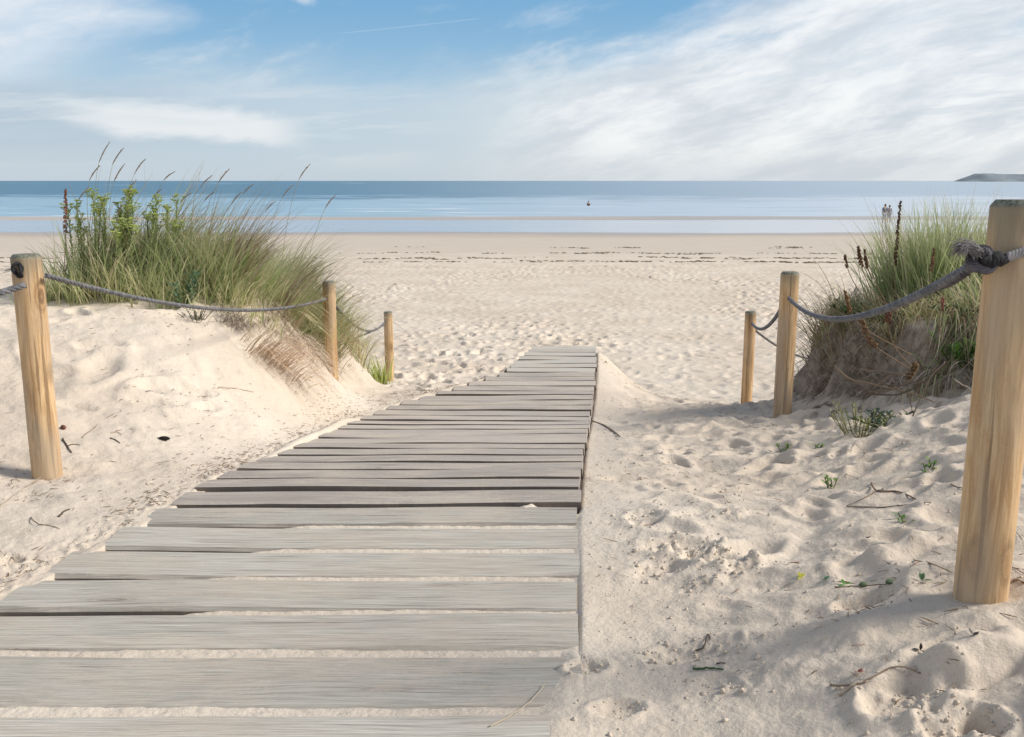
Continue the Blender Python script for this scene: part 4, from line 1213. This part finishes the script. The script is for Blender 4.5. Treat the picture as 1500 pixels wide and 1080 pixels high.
ls([(92, 646), (98, 655), (105, 665)], .0045, DK, 'dark forked chip beside the near left post', sides=[[(98, 655), (108, 652), (118, 654)]])
ls([(86, 758), (95, 752), (102, 748)], .0035, DK, 'dark brown stick on the left sand above the near planks')
ls([(45, 762), (58, 770), (72, 774), (88, 778)], .0022, (.25, .19, .15), 'thin crooked twig on trodden sand at the left edge')
ls([(320, 568), (345, 572), (372, 577)], .0026, ST, 'pale flat straw on the left slope below the dead grass', 'straw', 'straw')
ls([(1018, 958), (1030, 962), (1036, 938), (1040, 945)], .0022, DK, 'dark crumpled twig above the broken print at lower middle')
ls([(1015, 985), (1040, 982), (1060, 983)], .0030, (.08, .15, .06), 'dark green stem fragment on the broken print at lower middle')
ls([(1050, 975), (1062, 978)], .0018, DK, 'very short dark bit right of the dark crumpled twig')
ls([(1228, 688), (1240, 700), (1258, 705)], .0018, ST, 'faint pale straw on the slope left of the forked twig', 'straw', 'straw')
ls([(1252, 652), (1268, 668), (1280, 680)], .0022, (.50, .42, .32), 'pale bent straw below the upright yellow green plant', 'straw', 'straw')
ls([(1392, 716), (1410, 718), (1418, 719)], .002, (.22, .17, .12), 'short thin stem touching the left side of the big post')
# seed pod, bark chip, leaves
def pod(px, py, L, W, col, name, label, cat, ang=0):
    p = ground(px, py); mb = MB()
    d = Vector((math.cos(ang), math.sin(ang), 0))
    q = [p+d*L*(t-.5)+Vector((0, 0, W*.8)) for t in np.linspace(0, 1, 12)]
    mb.tube(q, [W*(math.sin(math.pi*(.04+.92*i/11))**.6)*(1+.08*math.sin(i*2.6)) for i in range(12)], 9, col=(*col, 1))
    for i in range(5):
        mb.leaf(q[0], -d+Vector((0, rnd.gauss(0, .5), .3)), (0, 0, 1), L*.16, W*.5, (*col, 1))
    tag(mb.build(name, M_DRY, None, loc=p), label, cat)
pod(241, 646, .058, .011, (.035, .028, .024), 'seed_pod', 'dark oval seed pod on the smooth left sand', 'seed pod', -.2)
pod(93, 630, .035, .011, (.20, .085, .055), 'bark_chip', 'reddish bark chip right beside the near left post', 'bark', -.7)
pod(1264, 861, .022, .008, (.10, .16, .08), 'green_bud', 'larger grey green bud on the trailing stem', 'bud', .2)
pod(1303, 857, .026, .007, (.11, .15, .09), 'green_bud', 'right end bud of the trailing stem', 'bud', .4)
def leafbit(px, py, L, W, col, label, name='fallen_leaf', seed=1):
    rg = random.Random(seed); p = ground(px, py); p.z += .004; mb = MB()
    for i in range(3):
        mb.leaf(p, Vector((rg.gauss(0, 1), rg.gauss(0, 1), rg.uniform(.1, .6))), (0, 0, 1), L, W, (*col, 1))
    tag(mb.build(name, M_LEAF, None, smooth=False, loc=p), label, 'leaf')
leafbit(1173, 849, .022, .012, (.50, .50, .06), 'yellow leaf at the left end of the trailing stem', seed=1)
leafbit(1207, 852, .022, .012, (.08, .20, .09), 'small dark green leaf next to the yellow leaf', seed=2)
leafbit(1236, 860, .024, .010, (.10, .26, .05), 'upright bright green leaf on the trailing stem', seed=3)
leafbit(1350, 855, .024, .010, (.09, .17, .08), 'dark green leaf between the trailing stem and the big post', seed=4)
leafbit(1256, 987, .014, .009, (.32, .12, .09), 'tiny red leaf above the sticks at lower right', seed=5)
leafbit(1348, 958, .018, .008, (.05, .04, .035), 'dark shrivelled leaf on the sand hollow at lower right', seed=6)
leafbit(1425, 938, .016, .008, (.06, .05, .045), 'small dark leaf on the sand just below the big post foot', seed=7)
leafbit(1270, 795, .012, .008, (.05, .04, .035), 'dark curled leaf bit on smooth sand left of the big post', seed=8)

def crumbs():
    rg = np.random.RandomState(12)
    mb = MB(); pts = []
    for (sx, sy, rx, ry, rot, dep, crum) in STAMPS:
        if crum <= 0 or sy > 4.6: continue
        n = int(70*crum/.012*math.sqrt(rx*ry)/.08)
        a = rg.uniform(0, 6.28, n); q = np.abs(rg.normal(.9, .45, n))
        u = rx*q*np.cos(a); v = ry*q*np.sin(a)
        pts += list(zip(sx+u*math.cos(rot)-v*math.sin(rot), sy+u*math.sin(rot)+v*math.cos(rot)))
    for _ in range(700):
        y = rg.uniform(1.6, 5); pts.append((float(deck_r(y))+.02+abs(rg.normal(0, .6)), y))
    for _ in range(300):
        y = rg.uniform(2.2, 5); pts.append((float(deck_l(y))-.01-abs(rg.normal(0, .1)), y))
    P = np.array(pts); Z = H(P[:, 0], P[:, 1])
    q = random.Random(4)
    for (x, y), z in zip(P, Z):
        rr = float(np.clip(rg.lognormal(-5.85, .45), .0012, .009))
        mb.blob((x, y, z+rr*.15), rr, 6, 4, .35, None, .75, q)
    mb.c = []
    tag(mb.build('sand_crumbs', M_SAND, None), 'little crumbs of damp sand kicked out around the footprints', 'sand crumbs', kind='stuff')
crumbs()
# uncounted plant litter
def litter():
    rg = np.random.RandomState(5)
    mb = MB()
    n = 0; cand = []
    for _ in range(9000):
        y = 1.6+rg.rand()**1.4*8; side = rg.rand()
        if side < .62:
            x = deck_l(y)-.02-abs(rg.normal(0, .12 if rg.rand() < .4 else .55)) if rg.rand() < .7 else deck_l(y)-rg.rand()*3
        else:
            x = deck_r(y)+.05+rg.rand()*2.2
        cand.append((x, y))
    cand = np.array(cand)
    w = vnoise(cand[:, 0]*1.5+2, cand[:, 1]*1.5, 200)+.25*rg.randn(len(cand))
    right = cand[:, 0] > 0
    keep = (w > np.where(right, .30, .05))
    cand = cand[keep][:3600]
    Z = H(cand[:, 0], cand[:, 1])
    for (x, y), z in zip(cand, Z):
        L = rg.uniform(.008, .04)*(1.6 if rg.rand() < .15 else 1); a = rg.uniform(0, 3.14)
        d = np.array([math.cos(a), math.sin(a)])*L*.5
        z0, z1 = z+.0025, z+.0025+rg.uniform(0, .004)
        c = [(.12, .085, .06), (.28, .20, .14), (.42, .32, .22), (.22, .15, .10), (.34, .20, .14)][rg.randint(5)]
        mb.tube([(x-d[0], y-d[1], z0), (x+rg.normal(0, .002), y+rg.normal(0, .002), (z0+z1)/2+.001), (x+d[0], y+d[1], z1)], [.0009, rg.uniform(.0009, .0020), .0006], 3, col=(*c, 1))
    tag(mb.build('plant_litter', M_DRY, None), 'scattered bits of dry stem and seed on the sand', 'litter', kind='stuff')
litter()
def wrack():
    rg = np.random.RandomState(8)
    mb = MB()
    lines = [(43.0, .8, 1.0), (39.5, .5, .8), (47.0, .9, .6), (52, 1.0, .25)]
    for (y0, sp, dens) in lines:
        x = -45.0
        while x < 60:
            x += rg.exponential(.42/dens)
            if vnoise(np.array([x*.13]), np.array([y0]), 7)[0]+.35*rg.randn() < .02: continue
            y = y0+sp*rg.randn()*.5+1.5*float(vnoise(np.array([x*.05]), np.array([y0*3]), 9)[0])
            k = rg.randint(3, 16)
            L = rg.uniform(.2, 1.0)
            for _ in range(k):
                xx = x+rg.normal(0, L*.5); yy = y+rg.normal(0, .12)
                z = EYE-float(base_h(np.array([xx]), np.array([yy]))[0])
                c = [(.18, .14, .09), (.24, .19, .12), (.32, .25, .17)][rg.randint(3)]
                mb.blob((xx, yy, z+.01), rg.uniform(.03, .10), 7, 4, .5, (*c, 1), rg.uniform(.12, .3), random.Random(rg.randint(1e6)))
    tag(mb.build('seaweed_wrack', M_DRY, None), 'broken dark lines of seaweed left by the tide across the beach', 'seaweed', kind='stuff')
wrack()

# ------------------------------------------------------------------ people far away
def person(x, y, z, h, yaw, top, bottom, skin, hair, label, sub=0, walk=.1):
    s = h/1.75
    root = thing('person', (x, y, z), label, 'person')
    J = {'pel': (0, 0, .95, .15, .11), 'spi': (0, 0, 1.12, .14, .10), 'che': (0, -.01, 1.34, .17, .115), 'nek': (0, 0, 1.50, .06, .06), 'hd0': (0, -.01, 1.60, .085, .095), 'hd1': (0, -.01, 1.70, .075, .085)}
    for sg, n in ((-1, 'l'), (1, 'r')):
        J['hip'+n] = (sg*.09, 0, .90, .095, .095); J['kne'+n] = (sg*.10, -walk*sg*.6-.02, .50, .06, .06); J['ank'+n] = (sg*.10, -walk*sg, .09, .04, .045); J['toe'+n] = (sg*.115, -walk*sg-.16, .03, .035, .025)
        J['sho'+n] = (sg*.19, 0, 1.42, .06, .06); J['elb'+n] = (sg*.25, .02+walk*sg*.5, 1.14, .042, .042); J['wri'+n] = (sg*.25, -.05+walk*sg, .90, .028, .028); J['han'+n] = (sg*.245, -.08+walk*sg, .81, .032, .02)
    E = [('pel', 'spi'), ('spi', 'che'), ('che', 'nek'), ('nek', 'hd0'), ('hd0', 'hd1')]
    for n in 'lr': E += [('pel', 'hip'+n), ('hip'+n, 'kne'+n), ('kne'+n, 'ank'+n), ('ank'+n, 'toe'+n), ('che', 'sho'+n), ('sho'+n, 'elb'+n), ('elb'+n, 'wri'+n), ('wri'+n, 'han'+n)]
    names = list(J); idx = {n: i for i, n in enumerate(names)}
    def mk(nm, sel, grow, mat, par):
        vs = [n for n in names if n in sel]; ii = {n: i for i, n in enumerate(vs)}
        me = bpy.data.meshes.new(nm)
        me.from_pydata([tuple(c*s for c in J[n][:3]) for n in vs], [(ii[a], ii[b]) for a, b in E if a in ii and b in ii], [])
        o = bpy.data.objects.new(nm, me); COL.objects.link(o); o.parent = par
        md = o.modifiers.new('skin', 'SKIN'); md.use_smooth_shade = True
        for i, n in enumerate(vs):
            me.skin_vertices[0].data[i].radius = ((J[n][3]+grow)*s, (J[n][4]+grow)*s)
        me.skin_vertices[0].data[0].use_root = True
        o.modifiers.new('sub', 'SUBSURF').render_levels = 2
        me.materials.append(mat)
        return o
    mk('body', set(names), 0, skin, root)
    mk('shirt', {'spi', 'che', 'shol', 'shor', 'elbl', 'elbr', 'pel'}, .014, top, root)
    mk('trousers', {'pel', 'hipl', 'hipr', 'knel', 'kner'}, .016, bottom, root)
    mb = MB(); mb.blob((0, .015*s, 1.68*s), .098*s, 12, 8, .04, None, 1.05); mb.c = []
    o = mb.build('hair', hair, None); o.parent = root; o.location = (0, 0, 0)
    mb = MB()
    mb.blob((0, -.105*s, 1.63*s), .014*s, 8, 6, 0, None, 1.6); mb.c = []
    o = mb.build('nose', skin, None); o.parent = root; o.location = (0, 0, 0)
    root.rotation_euler = (0, 0, yaw)
    return root
M_SK = plain('skin', (.50, .33, .24)); M_NAVY = plain('navy_cloth', (.12, .14, .22)); M_LT = plain('pale_cloth', (.42, .43, .46)); M_WS = plain('wetsuit', (.02, .022, .028)); M_HR = plain('hair_brown', (.05, .035, .025)); M_GB = plain('grey_cloth', (.30, .31, .34))
p = at(1295, 327, 88); q = at(1301.5, 327, 88.4)
person(p.x, p.y, -.02, 1.72, R(180), M_NAVY, M_LT, M_SK, M_HR, 'left walker of the pair in shallow water, dark navy top and pale trousers')
person(q.x, q.y, -.02, 1.62, R(175), M_GB, M_GB, M_SK, M_HR, 'right walker of the pair in shallow water, grey clothes')
p = at(862, 308, 150)
person(p.x, p.y, -1.02, 1.75, R(20), M_WS, M_WS, M_SK, M_HR, 'lone bather in dark clothes standing in the sea')

# ------------------------------------------------------------------ camera
cam = bpy.data.cameras.new('camera'); co = bpy.data.objects.new('camera', cam); COL.objects.link(co)
cam.sensor_width = 36; cam.lens = F/1500*36; cam.clip_start = .05; cam.clip_end = 100000
co.location = (0, 0, EYE); co.rotation_euler = (math.pi/2-TILT, 0, 0)
scene.camera = co

# ------------------------------------------------------------------ light
SUN_EL, SUN_AZ = R(38), R(93)      # azimuth from +Y toward +X
sd = Vector((math.sin(SUN_AZ)*math.cos(SUN_EL), math.cos(SUN_AZ)*math.cos(SUN_EL), math.sin(SUN_EL)))
sl = bpy.data.lights.new('sun', 'SUN'); sl.energy = 3.9; sl.angle = R(17); sl.color = (1, .95, .87)
so = bpy.data.objects.new('sun', sl); COL.objects.link(so); so.rotation_euler = sd.to_track_quat('Z', 'Y').to_euler()

w = bpy.data.worlds.new('World'); scene.world = w; w.use_nodes = True
nt = w.node_tree; nt.nodes.clear(); t = NT(nt)
out = t.n('ShaderNodeOutputWorld'); bg = t.n('ShaderNodeBackground', inp={1: .110})
nt.links.new(bg.outputs[0], out.inputs[0])
sky = t.n('ShaderNodeTexSky', sky_type='NISHITA', sun_disc=False, sun_elevation=SUN_EL, sun_rotation=SUN_AZ, air_density=1.0, dust_density=1.0, ozone_density=1.5)
g = t.n('ShaderNodeTexCoord').outputs['Generated']
gx, gy, gzz = t.sep(g)
az = t.m('ARCTAN2', gx, gy); el = t.m('ARCSINE', gzz)
U = t.m('ADD', t.m('MULTIPLY', az, 1400.0), 750.0)      # azimuth and elevation, scaled
Vv = t.m('SUBTRACT', 265.0, t.m('MULTIPLY', el, 1400.0))
su = lambda v, k: t.m('MULTIPLY', v, k)
# streaky, fibrous cloud noise, drawn out along a shallow diagonal
def rot(u, v, deg, sx, sy, w0=0.0):
    c, s_ = math.cos(R(deg)), math.sin(R(deg))
    a = t.m('ADD', su(u, c), su(v, s_)); b = t.m('SUBTRACT', su(v, c), su(u, s_))
    return t.comb(su(a, sx), su(b, sy), w0)
wn = t.noise(t.comb(su(U, .004), su(Vv, .008), 1.0), 1.0, 3)
Uw = t.m('ADD', U, t.m('MULTIPLY', t.m('SUBTRACT', wn, .5), 90)); Vw = t.m('ADD', Vv, t.m('MULTIPLY', t.m('SUBTRACT', wn, .5), 26))
nS = t.noise(rot(Uw, Vw, -13, .0046, .0145), 1.0, 9, .62, 0)
nR = t.noise(rot(Uw, Vw, -15, .0052, .019, 7.0), 1.0, 9, .62, 0)
nH = t.noise(rot(Uw, Vw, -3, .0024, .026, 3.0), 1.0, 8, .62, 0)
blue = t.mix(t.mr(Vv, 0, 200), (.175, .39, .63), (.38, .56, .71))
blue = t.mix(t.mr(Vv, 10, -900), blue, (.10, .22, .45))
haze = t.mix(t.mr(U, 300, 1400), (.49, .60, .70), (.64, .70, .735))
base = t.mix(t.mr(t.m('ADD', Vv, t.m('MULTIPLY', t.m('SUBTRACT', nS, .5), 160)), 70, 175), blue, haze)
# big bank on the right; its edge runs up to the right
edge = t.m('SUBTRACT', t.m('ADD', U, t.m('MULTIPLY', Vv, 2.6)), 1050.0)
edge = t.m('ADD', edge, t.m('MULTIPLY', t.m('SUBTRACT', nS, .5), 420))
bank = t.m('MULTIPLY', t.mr(edge, -10, 240), t.mr(U, 620, 900))
cl = t.mix(t.mr(nR, .36, .66), (.62, .67, .73), (.90, .91, .92))
base = t.mix(t.m('MULTIPLY', bank, t.mr(nS, .26, .50, .62, 1.0)), base, cl)
# grey-blue rifts in the lower part of the bank
rift = t.m('MULTIPLY', t.mr(nH, .55, .68), t.m('MULTIPLY', t.mr(Vv, 90, 160), t.mr(Vv, 255, 215)))
base = t.mix(t.m('MULTIPLY', rift, .5), base, (.50, .58, .66))
# upper left bank
d1 = t.m('ADD', t.m('ADD', U, t.m('MULTIPLY', t.m('SUBTRACT', nS, .5), 260)), t.m('MULTIPLY', t.m('ABSOLUTE', t.m('SUBTRACT', Vv, 55.0)), 2.2))
ul = t.m('MULTIPLY', t.mr(d1, 360, 130), t.mr(Vv, -400, -150))
base = t.mix(t.m('MULTIPLY', ul, t.mr(nR, .3, .6, .6, .95)), base, (.80, .83, .87))
# darker slate band, then a white streak at left
sl_ = t.m('MULTIPLY', t.m('MULTIPLY', t.mr(Vv, 128, 160), t.mr(Vv, 262, 205)), t.mr(U, 460, 60))
base = t.mix(t.m('MULTIPLY', sl_, t.mr(nH, .35, .6, .35, .85)), base, (.42, .51, .61))
Vl = t.m('ADD', t.m('SUBTRACT', Vv, t.m('MULTIPLY', t.m('SUBTRACT', U, 300.0), .10)), t.m('MULTIPLY', t.m('SUBTRACT', nS, .5), 70))
ws = t.m('MULTIPLY', t.m('MULTIPLY', t.mr(Vl, 160, 182), t.mr(Vl, 216, 196)), t.m('MULTIPLY', t.mr(t.m('ADD', U, t.m('MULTIPLY', nH, 200)), 220, 330), t.mr(U, 480, 400)))
base = t.mix(t.m('MULTIPLY', ws, .85), base, (.82, .84, .86))
ws2 = t.m('MULTIPLY', t.m('MULTIPLY', t.mr(nH, .50, .62), t.m('MULTIPLY', t.mr(Vv, 120, 160), t.mr(Vv, 262, 235))), t.mr(U, 760, 500))
base = t.mix(t.m('MULTIPLY', ws2, .5), base, (.68, .74, .79))
# faint veil across the middle blue
veil = t.m('MULTIPLY', t.mr(nS, .50, .72), t.m('MULTIPLY', t.mr(Vv, -20, 60), t.mr(Vv, 190, 120)))
base = t.mix(t.m('MULTIPLY', veil, .45), base, (.66, .74, .82))
low = t.mr(Vv, 195, 268)
base = t.mix(t.m('MULTIPLY', low, .55), base, (.575, .64, .69))
# small puff and a contrail
pf = t.m('ADD', t.m('POWER', t.m('DIVIDE', t.m('SUBTRACT', U, 468.0), 24.0), 2.0), t.m('POWER', t.m('DIVIDE', t.m('SUBTRACT', Vv, 17.0), 19.0), 2.0))
pf = t.m('ADD', pf, t.m('MULTIPLY', t.m('SUBTRACT', t.noise(t.comb(su(U, .05), su(Vv, .05), 2), 1, 4), .5), 1.6))
base = t.mix(t.m('MULTIPLY', t.mr(pf, 1.0, .1), .55), base, (.72, .77, .83))
ct = t.m('ABSOLUTE', t.m('SUBTRACT', t.m('SUBTRACT', Vv, 57.0), t.m('MULTIPLY', t.m('SUBTRACT', U, 600.0), -.115)))
ct = t.m('MULTIPLY', t.m('MULTIPLY', t.mr(ct, 1.3, .1), .16), t.m('MULTIPLY', t.mr(U, 490, 540), t.mr(U, 715, 690)))
base = t.mix(ct, base, (.75, .83, .90))
# higher up the sky turns into plain nishita sky with broken cloud
hi = t.mr(el, .22, .6)
hc = t.noise(g, 2.2, 6, .6)
nsk = t.mix(t.mr(hc, .45, .7), sky.outputs[0], (6.0, 6.2, 6.5))
b10 = t.n('ShaderNodeVectorMath', operation='SCALE', inp={0: base, 'Scale': 10.0}).outputs[0]
lo = t.mix(.12, b10, sky.outputs[0])
nt.links.new(t.mix(hi, lo, nsk), bg.inputs[0])

scene.view_settings.view_transform = 'Standard'; scene.view_settings.look = 'None'
scene.view_settings.exposure = 0; scene.view_settings.gamma = 1
scene.cycles.max_bounces = 6; scene.cycles.diffuse_bounces = 3; scene.cycles.transparent_max_bounces = 4
